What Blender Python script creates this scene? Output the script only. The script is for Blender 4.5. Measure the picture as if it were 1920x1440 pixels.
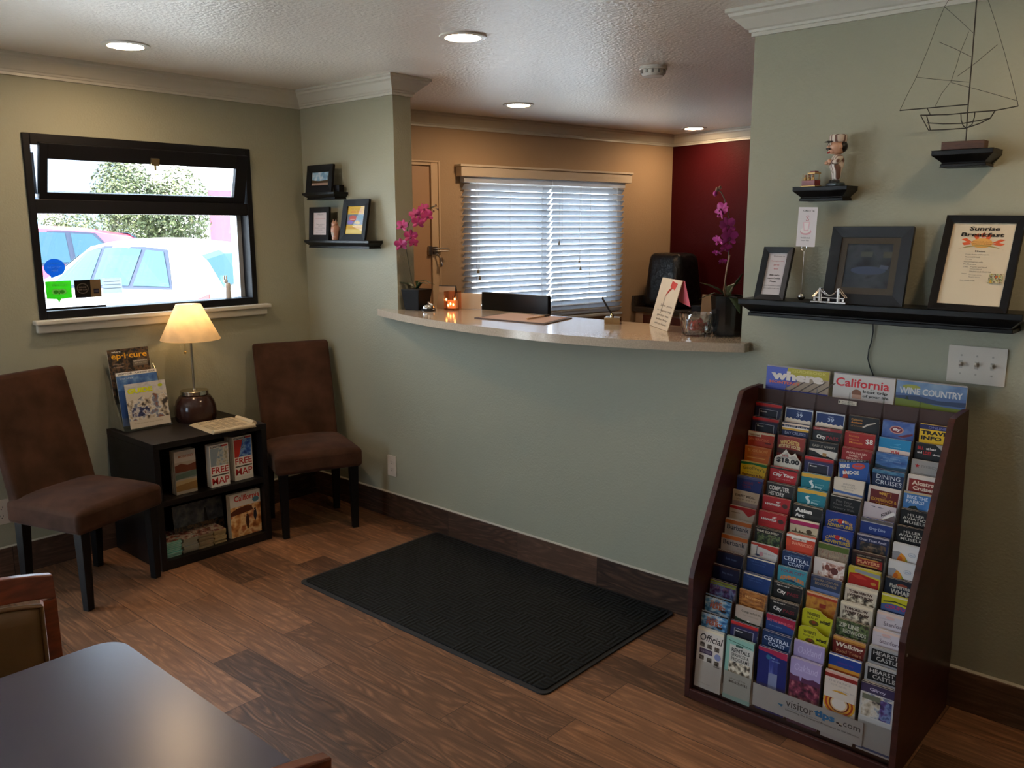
import bpy, bmesh, math, random
from mathutils import Matrix, Vector
for _o in list(bpy.data.objects):
    bpy.data.objects.remove(_o)
scene = bpy.context.scene
COL = scene.collection
rnd = random.Random(7)
R = math.radians

# ------------------------------------------------------------------ camera
FPX = 1593.97
CAM = Vector((4.3417, -3.0232, 1.6278))
YAW, PITCH, ROLL = 0.72813, 0.18146, -0.00224
_d = Vector((-math.sin(YAW)*math.cos(PITCH), math.cos(YAW)*math.cos(PITCH), -math.sin(PITCH)))
_r0 = Vector((math.cos(YAW), math.sin(YAW), 0)); _u0 = _r0.cross(_d)
_r = _r0*math.cos(ROLL) + _u0*math.sin(ROLL); _u = _u0*math.cos(ROLL) - _r0*math.sin(ROLL)
cam_data = bpy.data.cameras.new('camera'); cam = bpy.data.objects.new('camera', cam_data); COL.objects.link(cam)
cam_data.sensor_fit = 'HORIZONTAL'; cam_data.sensor_width = 36.0; cam_data.lens = 36.0*FPX/1920
cam_data.clip_start = 0.05; cam_data.clip_end = 200
cam.matrix_world = Matrix(((_r.x, _u.x, -_d.x, CAM.x), (_r.y, _u.y, -_d.y, CAM.y), (_r.z, _u.z, -_d.z, CAM.z), (0, 0, 0, 1)))
scene.camera = cam

def at(px, py, axis, val):
    """point of the place seen at photo position px,py on the plane axis=val (used as a tape measure)"""
    v = _d + _r*((px-960)/FPX) - _u*((py-720)/FPX)
    t = (val-CAM[axis])/v[axis]
    return CAM + v*t

# ------------------------------------------------------------------ world, sun, exposure
world = bpy.data.worlds.new('sky'); scene.world = world; world.use_nodes = True
SKY = 7.5
wn = world.node_tree.nodes; wl = world.node_tree.links
wn['Background'].inputs[0].default_value = (0.62, 0.80, 1.0, 1); wn['Background'].inputs[1].default_value = SKY
sun_d = bpy.data.lights.new('sun', 'SUN'); sun_d.energy = 28; sun_d.angle = R(0.6); sun_d.color = (1, 0.95, 0.86)
sun = bpy.data.objects.new('sun', sun_d); COL.objects.link(sun)
sun.rotation_euler = Vector((-0.07, 0.52, -0.85)).to_track_quat('-Z', 'Y').to_euler(); sun.location = (2, -12, 20)
def portal(name, loc, rot, sx, sy):
    l = bpy.data.lights.new(name, 'AREA'); l.shape = 'RECTANGLE'; l.size = sx; l.size_y = sy; l.cycles.is_portal = True
    o = bpy.data.objects.new(name, l); COL.objects.link(o); o.location = loc; o.rotation_euler = rot
vs = scene.view_settings
scene.display_settings.display_device = 'sRGB'
vs.view_transform = 'Standard'; vs.look = 'None'; vs.gamma = 1; vs.use_curve_mapping = False
vs.exposure = 0.50
LAMP = 116.0          # radiance of the recessed ceiling lamps
WARM = (1.0, 0.69, 0.41)
cy = scene.cycles
cy.use_denoising = True
cy.max_bounces = 8; cy.diffuse_bounces = 5; cy.glossy_bounces = 4; cy.transmission_bounces = 8; cy.transparent_max_bounces = 16
cy.caustics_reflective = False; cy.caustics_refractive = False; cy.sample_clamp_indirect = 6.0

# ------------------------------------------------------------------ materials
def lin(h):
    h = h.lstrip('#'); o = []
    for i in (0, 2, 4):
        c = int(h[i:i+2], 16)/255
        o.append(c/12.92 if c <= 0.04045 else ((c+0.055)/1.055)**2.4)
    return (o[0], o[1], o[2], 1)
_mats = {}
def setin(b, key, v):
    if key in b.inputs: b.inputs[key].default_value = v
def mat(name, col, rough=0.5, metal=0.0, spec=0.5, coat=0.0, sheen=0.0, bump=None, var=None, trans=0.0, emis=None, alpha=None):
    """procedural principled material; bump=(scale,strength[,distance]), var=(scale,amount,stretch)"""
    if name in _mats: return _mats[name]
    m = bpy.data.materials.new(name); m.use_nodes = True; nt = m.node_tree; b = nt.nodes['Principled BSDF']
    c = lin(col) if isinstance(col, str) else (*col[:3], 1)
    b.inputs['Base Color'].default_value = c; b.inputs['Roughness'].default_value = rough; b.inputs['Metallic'].default_value = metal
    setin(b, 'Specular IOR Level', spec); setin(b, 'Coat Weight', coat); setin(b, 'Coat Roughness', 0.08)
    setin(b, 'Sheen Weight', sheen); setin(b, 'Sheen Roughness', 0.4); setin(b, 'Transmission Weight', trans)
    if emis: setin(b, 'Emission Color', (*emis[0], 1)); setin(b, 'Emission Strength', emis[1])
    tc = None
    if bump or var:
        tc = nt.nodes.new('ShaderNodeTexCoord')
    if var:
        mp = nt.nodes.new('ShaderNodeMapping'); nt.links.new(tc.outputs['Object'], mp.inputs[0])
        mp.inputs['Scale'].default_value = var[2] if len(var) > 2 else (1, 1, 1)
        n = nt.nodes.new('ShaderNodeTexNoise'); n.inputs['Scale'].default_value = var[0]; n.inputs['Detail'].default_value = 4
        nt.links.new(mp.outputs[0], n.inputs['Vector'])
        hv = nt.nodes.new('ShaderNodeMapRange'); hv.inputs[1].default_value = 0.3; hv.inputs[2].default_value = 0.7
        hv.inputs[3].default_value = 1-var[1]; hv.inputs[4].default_value = 1+var[1]
        nt.links.new(n.outputs[0], hv.inputs[0])
        mx = nt.nodes.new('ShaderNodeVectorMath'); mx.operation = 'SCALE'; mx.inputs[0].default_value = c[:3]
        nt.links.new(hv.outputs[0], mx.inputs['Scale']); nt.links.new(mx.outputs[0], b.inputs['Base Color'])
    if bump:
        n = nt.nodes.new('ShaderNodeTexNoise'); n.inputs['Scale'].default_value = bump[0]; n.inputs['Detail'].default_value = 3
        nt.links.new(tc.outputs['Object'], n.inputs['Vector'])
        bp = nt.nodes.new('ShaderNodeBump'); bp.inputs['Strength'].default_value = bump[1]
        bp.inputs['Distance'].default_value = bump[2] if len(bump) > 2 else 0.002
        nt.links.new(n.outputs[0], bp.inputs['Height']); nt.links.new(bp.outputs[0], b.inputs['Normal'])
    _mats[name] = m
    return m
def ink(h):
    return mat('ink_'+h.lstrip('#'), h, rough=0.42, spec=0.4)
def printmat(name, cols, scale=35, stretch=(1, 1, 1), seed=0):
    """printed photograph: blotches of the given colours"""
    key = 'print_'+name
    if key in _mats: return _mats[key]
    m = bpy.data.materials.new(key); m.use_nodes = True; nt = m.node_tree; b = nt.nodes['Principled BSDF']; b.inputs['Roughness'].default_value = 0.4
    tc = nt.nodes.new('ShaderNodeTexCoord'); mp = nt.nodes.new('ShaderNodeMapping'); mp.inputs['Scale'].default_value = stretch; mp.inputs['Location'].default_value = (seed, seed*1.7, seed*.3)
    n = nt.nodes.new('ShaderNodeTexNoise'); n.inputs['Scale'].default_value = scale; n.inputs['Detail'].default_value = 3
    cr = nt.nodes.new('ShaderNodeValToRGB')
    e = cr.color_ramp.elements
    k = len(cols)
    e[0].position = 0.34; e[0].color = lin(cols[0]); e[1].position = 0.66; e[1].color = lin(cols[-1])
    for i in range(1, k-1):
        x = e.new(0.34+0.32*i/(k-1)); x.color = lin(cols[i])
    nt.links.new(tc.outputs['Object'], mp.inputs[0]); nt.links.new(mp.outputs[0], n.inputs['Vector'])
    nt.links.new(n.outputs[0], cr.inputs[0]); nt.links.new(cr.outputs[0], b.inputs['Base Color'])
    _mats[key] = m
    return m
def glassmat(name, tint=(1, 1, 1), refl=0.08, rough=0.0):
    """thin clear pane: transparent with a fresnel reflection"""
    if name in _mats: return _mats[name]
    m = bpy.data.materials.new(name); m.use_nodes = True; nt = m.node_tree; nt.nodes.remove(nt.nodes['Principled BSDF'])
    t = nt.nodes.new('ShaderNodeBsdfTransparent'); t.inputs[0].default_value = (*tint, 1)
    g = nt.nodes.new('ShaderNodeBsdfGlossy'); g.inputs['Roughness'].default_value = rough
    lw = nt.nodes.new('ShaderNodeLayerWeight'); lw.inputs[0].default_value = 0.25
    mr = nt.nodes.new('ShaderNodeMapRange'); mr.inputs[3].default_value = refl*0.5; mr.inputs[4].default_value = min(1, refl*6)
    mx = nt.nodes.new('ShaderNodeMixShader'); out = nt.nodes['Material Output']
    nt.links.new(lw.outputs['Fresnel'], mr.inputs[0]); nt.links.new(mr.outputs[0], mx.inputs[0])
    nt.links.new(t.outputs[0], mx.inputs[1]); nt.links.new(g.outputs[0], mx.inputs[2]); nt.links.new(mx.outputs[0], out.inputs[0])
    _mats[name] = m
    return m
def translucent(name, col, amount=0.5, rough=0.6, var=None):
    if name in _mats: return _mats[name]
    m = bpy.data.materials.new(name); m.use_nodes = True; nt = m.node_tree; b = nt.nodes['Principled BSDF']
    c = lin(col) if isinstance(col, str) else (*col[:3], 1)
    b.inputs['Base Color'].default_value = c; b.inputs['Roughness'].default_value = rough
    t = nt.nodes.new('ShaderNodeBsdfTranslucent'); t.inputs[0].default_value = c
    if var:
        tc = nt.nodes.new('ShaderNodeTexCoord'); n = nt.nodes.new('ShaderNodeTexNoise'); n.inputs['Scale'].default_value = var[0]; n.inputs['Detail'].default_value = 4
        nt.links.new(tc.outputs['Object'], n.inputs['Vector'])
        hv = nt.nodes.new('ShaderNodeMapRange'); hv.inputs[1].default_value = .3; hv.inputs[2].default_value = .7; hv.inputs[3].default_value = 1-var[1]; hv.inputs[4].default_value = 1+var[1]
        nt.links.new(n.outputs[0], hv.inputs[0])
        mx = nt.nodes.new('ShaderNodeVectorMath'); mx.operation = 'SCALE'; mx.inputs[0].default_value = c[:3]
        nt.links.new(hv.outputs[0], mx.inputs['Scale']); nt.links.new(mx.outputs[0], b.inputs['Base Color']); nt.links.new(mx.outputs[0], t.inputs[0])
    mx2 = nt.nodes.new('ShaderNodeMixShader'); mx2.inputs[0].default_value = amount
    nt.links.new(b.outputs[0], mx2.inputs[1]); nt.links.new(t.outputs[0], mx2.inputs[2]); nt.links.new(mx2.outputs[0], nt.nodes['Material Output'].inputs[0])
    _mats[name] = m
    return m
def lampmat(name, col, strength):
    if name in _mats: return _mats[name]
    m = bpy.data.materials.new(name); m.use_nodes = True; nt = m.node_tree; nt.nodes.remove(nt.nodes['Principled BSDF'])
    e = nt.nodes.new('ShaderNodeEmission'); e.inputs[0].default_value = (*col, 1); e.inputs[1].default_value = strength
    nt.links.new(e.outputs[0], nt.nodes['Material Output'].inputs[0]); _mats[name] = m
    return m
def plankmat(name, base, length, width, along='X', offs=(0, 0, 0), gloss=0.42):
    """wood-look plank tile: brick layout, per-plank tone, streaked grain with cathedral rings"""
    if name in _mats: return _mats[name]
    m = bpy.data.materials.new(name); m.use_nodes = True; nt = m.node_tree; L = nt.links; b = nt.nodes['Principled BSDF']
    N = nt.nodes.new
    tc = N('ShaderNodeTexCoord'); mp = N('ShaderNodeMapping'); L.new(tc.outputs['Object'], mp.inputs[0]); mp.inputs['Location'].default_value = offs
    if along == 'Y': mp.inputs['Rotation'].default_value = (0, 0, R(90))
    if along == 'XZ': mp.inputs['Rotation'].default_value = (R(-90), 0, 0)
    if along == 'YZ': mp.inputs['Rotation'].default_value = (R(-90), R(-90), 0)
    br = N('ShaderNodeTexBrick'); br.offset = 0.37; br.offset_frequency = 2
    br.inputs['Color1'].default_value = (0, 0, 0, 1); br.inputs['Color2'].default_value = (1, 1, 1, 1); br.inputs['Mortar'].default_value = (0.5, 0.5, 0.5, 1)
    br.inputs['Scale'].default_value = 1; br.inputs['Mortar Size'].default_value = 0.0016; br.inputs['Mortar Smooth'].default_value = 0.2; br.inputs['Bias'].default_value = 0
    br.inputs['Brick Width'].default_value = length; br.inputs['Row Height'].default_value = width
    L.new(mp.outputs[0], br.inputs['Vector'])
    sx = N('ShaderNodeSeparateColor'); L.new(br.outputs['Color'], sx.inputs[0])
    # plank-random offset for the grain
    cmb = N('ShaderNodeCombineXYZ'); ml = N('ShaderNodeMath'); ml.operation = 'MULTIPLY'; ml.inputs[1].default_value = 37.0
    L.new(sx.outputs[0], ml.inputs[0]); L.new(ml.outputs[0], cmb.inputs[0]); L.new(ml.outputs[0], cmb.inputs[1])
    ad = N('ShaderNodeVectorMath'); ad.operation = 'ADD'; L.new(mp.outputs[0], ad.inputs[0]); L.new(cmb.outputs[0], ad.inputs[1])
    st = N('ShaderNodeMapping'); st.inputs['Scale'].default_value = (1.7, 27, 1); L.new(ad.outputs[0], st.inputs[0])
    n1 = N('ShaderNodeTexNoise'); n1.inputs['Scale'].default_value = 2.2; n1.inputs['Detail'].default_value = 6; n1.inputs['Roughness'].default_value = .62; L.new(st.outputs[0], n1.inputs['Vector'])
    # cathedral rings
    st2 = N('ShaderNodeMapping'); st2.inputs['Scale'].default_value = (0.9, 4.6, 1); L.new(ad.outputs[0], st2.inputs[0])
    n2 = N('ShaderNodeTexNoise'); n2.inputs['Scale'].default_value = 1.3; n2.inputs['Detail'].default_value = 2; L.new(st2.outputs[0], n2.inputs['Vector'])
    rg = N('ShaderNodeMath'); rg.operation = 'MULTIPLY'; rg.inputs[1].default_value = 120; L.new(n2.outputs[0], rg.inputs[0])
    sn = N('ShaderNodeMath'); sn.operation = 'SINE'; L.new(rg.outputs[0], sn.inputs[0])
    msk = N('ShaderNodeMapRange'); msk.inputs[1].default_value = .44; msk.inputs[2].default_value = .62; L.new(n1.outputs[0], msk.inputs[0])
    sm = N('ShaderNodeMath'); sm.operation = 'MULTIPLY'; L.new(sn.outputs[0], sm.inputs[0]); L.new(msk.outputs[0], sm.inputs[1])
    # value = tone + grain
    v1 = N('ShaderNodeMapRange'); v1.inputs[1].default_value = .25; v1.inputs[2].default_value = .75; v1.inputs[3].default_value = .45; v1.inputs[4].default_value = 1.5; L.new(n1.outputs[0], v1.inputs[0])
    v2 = N('ShaderNodeMapRange'); v2.inputs[3].default_value = .5; v2.inputs[4].default_value = 1.45; L.new(sx.outputs[0], v2.inputs[0])
    mm = N('ShaderNodeMath'); mm.operation = 'MULTIPLY'; L.new(v1.outputs[0], mm.inputs[0]); L.new(v2.outputs[0], mm.inputs[1])
    v3 = N('ShaderNodeMath'); v3.operation = 'MULTIPLY_ADD'; v3.inputs[1].default_value = .42; L.new(sm.outputs[0], v3.inputs[0]); L.new(mm.outputs[0], v3.inputs[2])
    # mortar
    mo = N('ShaderNodeMapRange'); mo.inputs[3].default_value = 1; mo.inputs[4].default_value = .3; L.new(br.outputs['Fac'], mo.inputs[0])
    v4 = N('ShaderNodeMath'); v4.operation = 'MULTIPLY'; L.new(v3.outputs[0], v4.inputs[0]); L.new(mo.outputs[0], v4.inputs[1])
    cr = N('ShaderNodeMix'); cr.data_type = 'RGBA'; cr.inputs[6].default_value = (*[x*1.05 for x in base], 1); g = sum(base)/3
    cr.inputs[7].default_value = (base[0]*.62+g*.25, base[1]*.7+g*.22, base[2]*.7+g*.25, 1)
    L.new(n2.outputs[0], cr.inputs[0])
    sc = N('ShaderNodeVectorMath'); sc.operation = 'SCALE'; L.new(cr.outputs[2], sc.inputs[0]); L.new(v4.outputs[0], sc.inputs['Scale'])
    L.new(sc.outputs[0], b.inputs['Base Color']); b.inputs['Roughness'].default_value = gloss; setin(b, 'Specular IOR Level', .35)
    bp = N('ShaderNodeBump'); bp.inputs['Strength'].default_value = .25; bp.inputs['Distance'].default_value = .002
    L.new(v4.outputs[0], bp.inputs['Height']); L.new(bp.outputs[0], b.inputs['Normal'])
    _mats[name] = m
    return m
def matmat(name):
    """black ribbed doormat: blocks of ribs turned at right angles"""
    m = bpy.data.materials.new(name); m.use_nodes = True; nt = m.node_tree; L = nt.links; N = nt.nodes.new; b = nt.nodes['Principled BSDF']
    tc = N('ShaderNodeTexCoord'); ck = N('ShaderNodeTexChecker'); ck.inputs['Scale'].default_value = 1/0.085; ck.inputs[1].default_value = (1, 1, 1, 1); ck.inputs[2].default_value = (0, 0, 0, 1)
    L.new(tc.outputs['Object'], ck.inputs['Vector'])
    ws = []
    for d in ('X', 'Y'):
        w = N('ShaderNodeTexWave'); w.bands_direction = d; w.inputs['Scale'].default_value = 15; w.inputs['Distortion'].default_value = .4; L.new(tc.outputs['Object'], w.inputs['Vector']); ws.append(w)
    mx = N('ShaderNodeMix'); L.new(ck.outputs['Fac'], mx.inputs[0]); L.new(ws[0].outputs['Fac'], mx.inputs[2]); L.new(ws[1].outputs['Fac'], mx.inputs[3])
    n = N('ShaderNodeTexNoise'); n.inputs['Scale'].default_value = 500; L.new(tc.outputs['Object'], n.inputs['Vector'])
    ad = N('ShaderNodeMath'); ad.operation = 'MULTIPLY_ADD'; ad.inputs[1].default_value = .5; L.new(n.outputs[0], ad.inputs[0]); L.new(mx.outputs[0], ad.inputs[2])
    bp = N('ShaderNodeBump'); bp.inputs['Strength'].default_value = 1; bp.inputs['Distance'].default_value = .005; L.new(ad.outputs[0], bp.inputs['Height']); L.new(bp.outputs[0], b.inputs['Normal'])
    cr = N('ShaderNodeMapRange'); cr.inputs[3].default_value = .6; cr.inputs[4].default_value = 1.5; L.new(ad.outputs[0], cr.inputs[0])
    sc = N('ShaderNodeVectorMath'); sc.operation = 'SCALE'; sc.inputs[0].default_value = (.013, .013, .0115); L.new(cr.outputs[0], sc.inputs['Scale']); L.new(sc.outputs[0], b.inputs['Base Color'])
    b.inputs['Roughness'].default_value = .95; setin(b, 'Specular IOR Level', .15)
    return m

# ------------------------------------------------------------------ mesh helpers
_txt = {}
def textmesh(s, bold=0.0):
    key = (s, bold)
    if key in _txt: return _txt[key]
    cu = bpy.data.curves.new('lettering', 'FONT'); cu.body = s; cu.size = 1; cu.resolution_u = 2; cu.offset = bold
    ob = bpy.data.objects.new('lettering', cu); COL.objects.link(ob)
    dg = bpy.context.evaluated_depsgraph_get()
    me = bpy.data.meshes.new_from_object(ob.evaluated_get(dg))
    v = [tuple(x.co[:2]) for x in me.vertices]; f = [tuple(p.vertices) for p in me.polygons]
    bpy.data.objects.remove(ob); bpy.data.curves.remove(cu); bpy.data.meshes.remove(me)
    if v:
        x0 = min(a[0] for a in v); x1 = max(a[0] for a in v); y0 = min(a[1] for a in v); y1 = max(a[1] for a in v)
    else: x0 = y0 = 0; x1 = y1 = 1
    _txt[key] = (v, f, x0, y0, max(x1-x0, 1e-4), max(y1-y0, 1e-4))
    return _txt[key]

class MB:
    def __init__(s): s.v = []; s.f = []; s.m = []; s.mats = []
    def mi(s, m):
        if m not in s.mats: s.mats.append(m)
        return s.mats.index(m)
    def add(s, vs_, fs, m, M=None):
        o = len(s.v); k = s.mi(m)
        for p in vs_:
            p = Vector(p)
            s.v.append(tuple(M @ p) if M else tuple(p))
        for f in fs:
            s.f.append(tuple(o+i for i in f)); s.m.append(k)
        return s
    def box(s, x0, x1, y0, y1, z0, z1, m, M=None):
        vs_ = [(x0, y0, z0), (x1, y0, z0), (x1, y1, z0), (x0, y1, z0), (x0, y0, z1), (x1, y0, z1), (x1, y1, z1), (x0, y1, z1)]
        return s.add(vs_, [(0, 3, 2, 1), (4, 5, 6, 7), (0, 1, 5, 4), (1, 2, 6, 5), (2, 3, 7, 6), (3, 0, 4, 7)], m, M)
    def poly(s, pts, m, M=None): return s.add(pts, [tuple(range(len(pts)))], m, M)
    def prism(s, pts, off, m, M=None, side=None):
        """polygon pts (3d) extruded by vector off"""
        n = len(pts); a = [Vector(p) for p in pts]; b = [p+Vector(off) for p in a]
        s.add(a+b, [tuple(range(n))[::-1], tuple(range(n, 2*n))], m, M)
        s.add(a+b, [(i, (i+1) % n, n+(i+1) % n, n+i) for i in range(n)], side or m, M)
        return s
    def frustum(s, bx, by, tx, ty, z0, z1, m, M=None, sx=0, sy=0):
        """tapered box: half sizes bx,by at z0, tx,ty at z1, top shifted by sx,sy"""
        vs_ = [(-bx, -by, z0), (bx, -by, z0), (bx, by, z0), (-bx, by, z0), (sx-tx, sy-ty, z1), (sx+tx, sy-ty, z1), (sx+tx, sy+ty, z1), (sx-tx, sy+ty, z1)]
        return s.add(vs_, [(0, 3, 2, 1), (4, 5, 6, 7), (0, 1, 5, 4), (1, 2, 6, 5), (2, 3, 7, 6), (3, 0, 4, 7)], m, M)
    def lathe(s, prof, m, n=32, M=None, cap=True):
        vs_ = []; fs = []
        for (r, z) in prof:
            for i in range(n):
                a = 2*math.pi*i/n; vs_.append((r*math.cos(a), r*math.sin(a), z))
        for j in range(len(prof)-1):
            for i in range(n):
                fs.append((j*n+i, j*n+(i+1) % n, (j+1)*n+(i+1) % n, (j+1)*n+i))
        if cap:
            if prof[0][0] > 1e-5: fs.append(tuple(range(n))[::-1])
            if prof[-1][0] > 1e-5: fs.append(tuple((len(prof)-1)*n+i for i in range(n)))
        return s.add(vs_, fs, m, M)
    def tube(s, pts, r, m, n=8, M=None, taper=None):
        pts = [Vector(p) for p in pts]; vs_ = []; fs = []; k = len(pts); prev = None
        for i, p in enumerate(pts):
            t = (pts[min(i+1, k-1)]-pts[max(i-1, 0)]).normalized()
            if prev is None:
                a = t.orthogonal().normalized()
            else:
                a = (prev-t*prev.dot(t)).normalized()
            prev = a; b = t.cross(a); rr = r if taper is None else r*(1+(taper-1)*i/(k-1))
            for j in range(n):
                q = 2*math.pi*j/n; vs_.append(p+a*(rr*math.cos(q))+b*(rr*math.sin(q)))
        for i in range(k-1):
            for j in range(n): fs.append((i*n+j, i*n+(j+1) % n, (i+1)*n+(j+1) % n, (i+1)*n+j))
        fs.append(tuple(range(n))[::-1]); fs.append(tuple((k-1)*n+j for j in range(n)))
        return s.add(vs_, fs, m, M)
    def ball(s, c, r, m, nu=16, nv=10, M=None):
        c = Vector(c); r = Vector(r) if hasattr(r, '__len__') else Vector((r, r, r)); vs_ = [c+Vector((0, 0, -r.z))]; fs = []
        for j in range(1, nv):
            p = -math.pi/2+math.pi*j/nv
            for i in range(nu):
                a = 2*math.pi*i/nu; vs_.append(c+Vector((r.x*math.cos(p)*math.cos(a), r.y*math.cos(p)*math.sin(a), r.z*math.sin(p))))
        vs_.append(c+Vector((0, 0, r.z))); top = len(vs_)-1
        for i in range(nu): fs.append((0, 1+(i+1) % nu, 1+i))
        for j in range(nv-2):
            for i in range(nu):
                a = 1+j*nu; fs.append((a+i, a+(i+1) % nu, a+nu+(i+1) % nu, a+nu+i))
        a = 1+(nv-2)*nu
        for i in range(nu): fs.append((a+i, a+(i+1) % nu, top))
        return s.add(vs_, fs, m, M)
    def text(s, t, o, ux, uy, x0, x1, y0, y1, m, bold=0.0, shear=0.0, bend=0.0, fit=True, align='c'):
        """lettering filling the box x0..x1,y0..y1 of the frame o,ux,uy"""
        v, f, bx, by, bw, bh = textmesh(t, bold)
        sy = (y1-y0)/bh; sx = (x1-x0)/bw
        if not fit: sx = min(sx, sy)
        w = sx*bw; xs = x0+((x1-x0)-w)*(0.5 if align == 'c' else 0)
        o = Vector(o); ux = Vector(ux); uy = Vector(uy); out = []
        for (a, b) in v:
            y = (b-by)*sy; x = xs+(a-bx)*sx+shear*y; yy = y0+y
            if bend:
                u = (x-x0)/(x1-x0)-0.5; yy -= bend*4*u*u
            out.append(o+ux*x+uy*yy)
        return s.add(out, f, m)
    def build(s, name, parent=None, loc=None, rot=None, bevel=None, seg=2, smooth=None, sub=0, solidify=None):
        me = bpy.data.meshes.new(name); me.from_pydata(s.v, [], s.f); me.update()
        for m in s.mats: me.materials.append(m)
        if len(s.mats) > 1: me.polygons.foreach_set('material_index', s.m)
        o = bpy.data.objects.new(name, me); COL.objects.link(o)
        if parent is not None: o.parent = parent
        if loc is not None: o.location = loc
        if rot is not None: o.rotation_euler = rot
        if solidify: md = o.modifiers.new('Solidify', 'SOLIDIFY'); md.thickness = solidify; md.offset = 0
        if bevel:
            md = o.modifiers.new('Bevel', 'BEVEL'); md.width = bevel; md.segments = seg; md.limit_method = 'ANGLE'; md.angle_limit = R(40)
        if sub: md = o.modifiers.new('Subdivision', 'SUBSURF'); md.levels = sub; md.render_levels = sub
        if smooth is not None or sub:
            me.polygons.foreach_set('use_smooth', [True]*len(me.polygons))
            if smooth is not None and smooth < 180 and not sub: me.set_sharp_from_angle(angle=R(smooth))
        return o
def tag(o, label=None, cat=None, group=None, kind=None):
    if label: o['label'] = label
    if cat: o['category'] = cat
    if group: o['group'] = group
    if kind: o['kind'] = kind
    return o
def thing(name, label, cat, loc=(0, 0, 0), rot=(0, 0, 0), group=None):
    o = bpy.data.objects.new(name, None); COL.objects.link(o); o.empty_display_size = .05
    o.location = loc; o.rotation_euler = rot if hasattr(rot, '__len__') else (0, 0, rot)
    return tag(o, label, cat, group)
def struct(o, label=None): return tag(o, label, kind='structure')
def copy_tree(o, parent=None):
    c = o.copy(); COL.objects.link(c)
    if parent is not None: c.parent = parent
    for ch in list(o.children): copy_tree(ch, c)
    return c
X3, Y3, Z3 = Vector((1, 0, 0)), Vector((0, 1, 0)), Vector((0, 0, 1))
def T(x=0, y=0, z=0): return Matrix.Translation((x, y, z))
def RX(a): return Matrix.Rotation(R(a), 4, 'X')
def RY(a): return Matrix.Rotation(R(a), 4, 'Y')
def RZ(a): return Matrix.Rotation(R(a), 4, 'Z')

# ================================================================== THE SETTING
WALLC = (0.345, 0.345, 0.258)
wallm = mat('sage_wall_paint', WALLC, rough=.55, spec=.3, bump=(95, .35, .004))
creamm = mat('cream_wall_paint', (0.42, 0.29, 0.175), rough=.6, spec=.3, bump=(95, .3, .004))
redm = mat('red_wall_paint', (0.050, 0.0030, 0.0045), rough=.55, spec=.12, bump=(95, .3, .004))
ceilm = mat('textured_ceiling_paint', (0.84, 0.79, 0.72), rough=.30, spec=.45, bump=(60, .55, .008))
trimm = mat('white_trim_paint', (0.62, 0.60, 0.52), rough=.35)
floorm = plankmat('wood_look_floor_tile', (0.205, 0.086, 0.033), 0.92, 0.155, gloss=.5)
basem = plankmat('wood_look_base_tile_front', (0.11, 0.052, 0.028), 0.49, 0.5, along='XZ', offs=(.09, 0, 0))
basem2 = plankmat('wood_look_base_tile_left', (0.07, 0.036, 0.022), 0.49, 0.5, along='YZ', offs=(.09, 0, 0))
blackframe = mat('black_window_paint', (0.005, 0.005, 0.0065), rough=.5, spec=.22)
CEIL = 2.40
BA = 10.5                                                  # the office behind the counter stands askew
BK = Matrix.Translation((0.366, 3.516, 0)) @ RZ(-BA)        # x = out of its window wall, y = along it
def bk(n, s, z=0): return BK @ Vector((n, s, z))

bwl = bk(0, -3.45); bre = bk(5.2, 0)
outline = [(0, -5.6), (6.2, -5.6), (6.2, .122), (5.5, .122), (bre.x, bre.y), (.366, 3.516), (bwl.x, bwl.y), (0, .122)]
struct(MB().prism([(x, y, -.06) for x, y in outline], (0, 0, .06), floorm).build('floor'))
outc = [(-.22, -6.0), (6.6, -6.0), (6.6, 3.0), (.2, 4.0), (-.45, 3.9), (-.45, .2), (-.22, .2)]
struct(MB().prism([(x, y, CEIL) for x, y in outc], (0, 0, .2), ceilm).build('ceiling'))
def walls(mb, boxes, m, M=None):
    for b in boxes: mb.box(*b, m, M)
    return mb
WY0, WY1, WZ0, WZ1 = -1.514, -.350, 1.205, 2.062
DY0, DY1 = -4.1, -2.2
struct(walls(MB(), [(-.14, 0, -5.74, DY0, 0, CEIL), (-.14, 0, DY0, DY1, 2.1, CEIL), (-.14, 0, DY1, WY0, 0, CEIL),
                    (-.14, 0, WY0, WY1, 0, WZ0), (-.14, 0, WY0, WY1, WZ1, CEIL), (-.14, 0, WY1, .122, 0, CEIL), (-.45, -.14, .0, .122, 0, CEIL)], wallm).build('wall_left'))
SX, PX, WT = .822, 2.832, .122
struct(walls(MB(), [(0, SX, 0, WT, 0, CEIL), (SX, PX, 0, WT, 0, 1.16), (PX, 6.2, 0, WT, 0, CEIL)], wallm).build('wall_front'))
struct(MB().box(6.2, 6.34, -5.74, .122, 0, CEIL, wallm).build('wall_right'))
BX0, BX1, BZ0, BZ1 = .8, 1.9, .8, 2.1
struct(walls(MB(), [(0, BX0, -5.74, -5.6, 0, CEIL), (BX1, 6.2, -5.74, -5.6, 0, CEIL), (BX0, BX1, -5.74, -5.6, 0, BZ0), (BX0, BX1, -5.74, -5.6, BZ1, CEIL)], wallm).build('wall_back'))
# office walls
OS0, OS1, OZ0, OZ1 = -2.13, -.66, 1.0, 1.97
struct(walls(MB(), [(-.14, 0, -3.45, OS0, 0, CEIL), (-.14, 0, OS1, 0.14, 0, CEIL), (-.14, 0, OS0, OS1, 0, OZ0), (-.14, 0, OS0, OS1, OZ1, CEIL)], creamm, BK).build('wall_office_left'))
struct(MB().box(0, 5.2, 0, .14, 0, CEIL, redm, BK).build('wall_office_back'))
struct(MB().box(5.5, 5.64, .122, 2.62, 0, CEIL, creamm).build('wall_office_right'))
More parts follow.
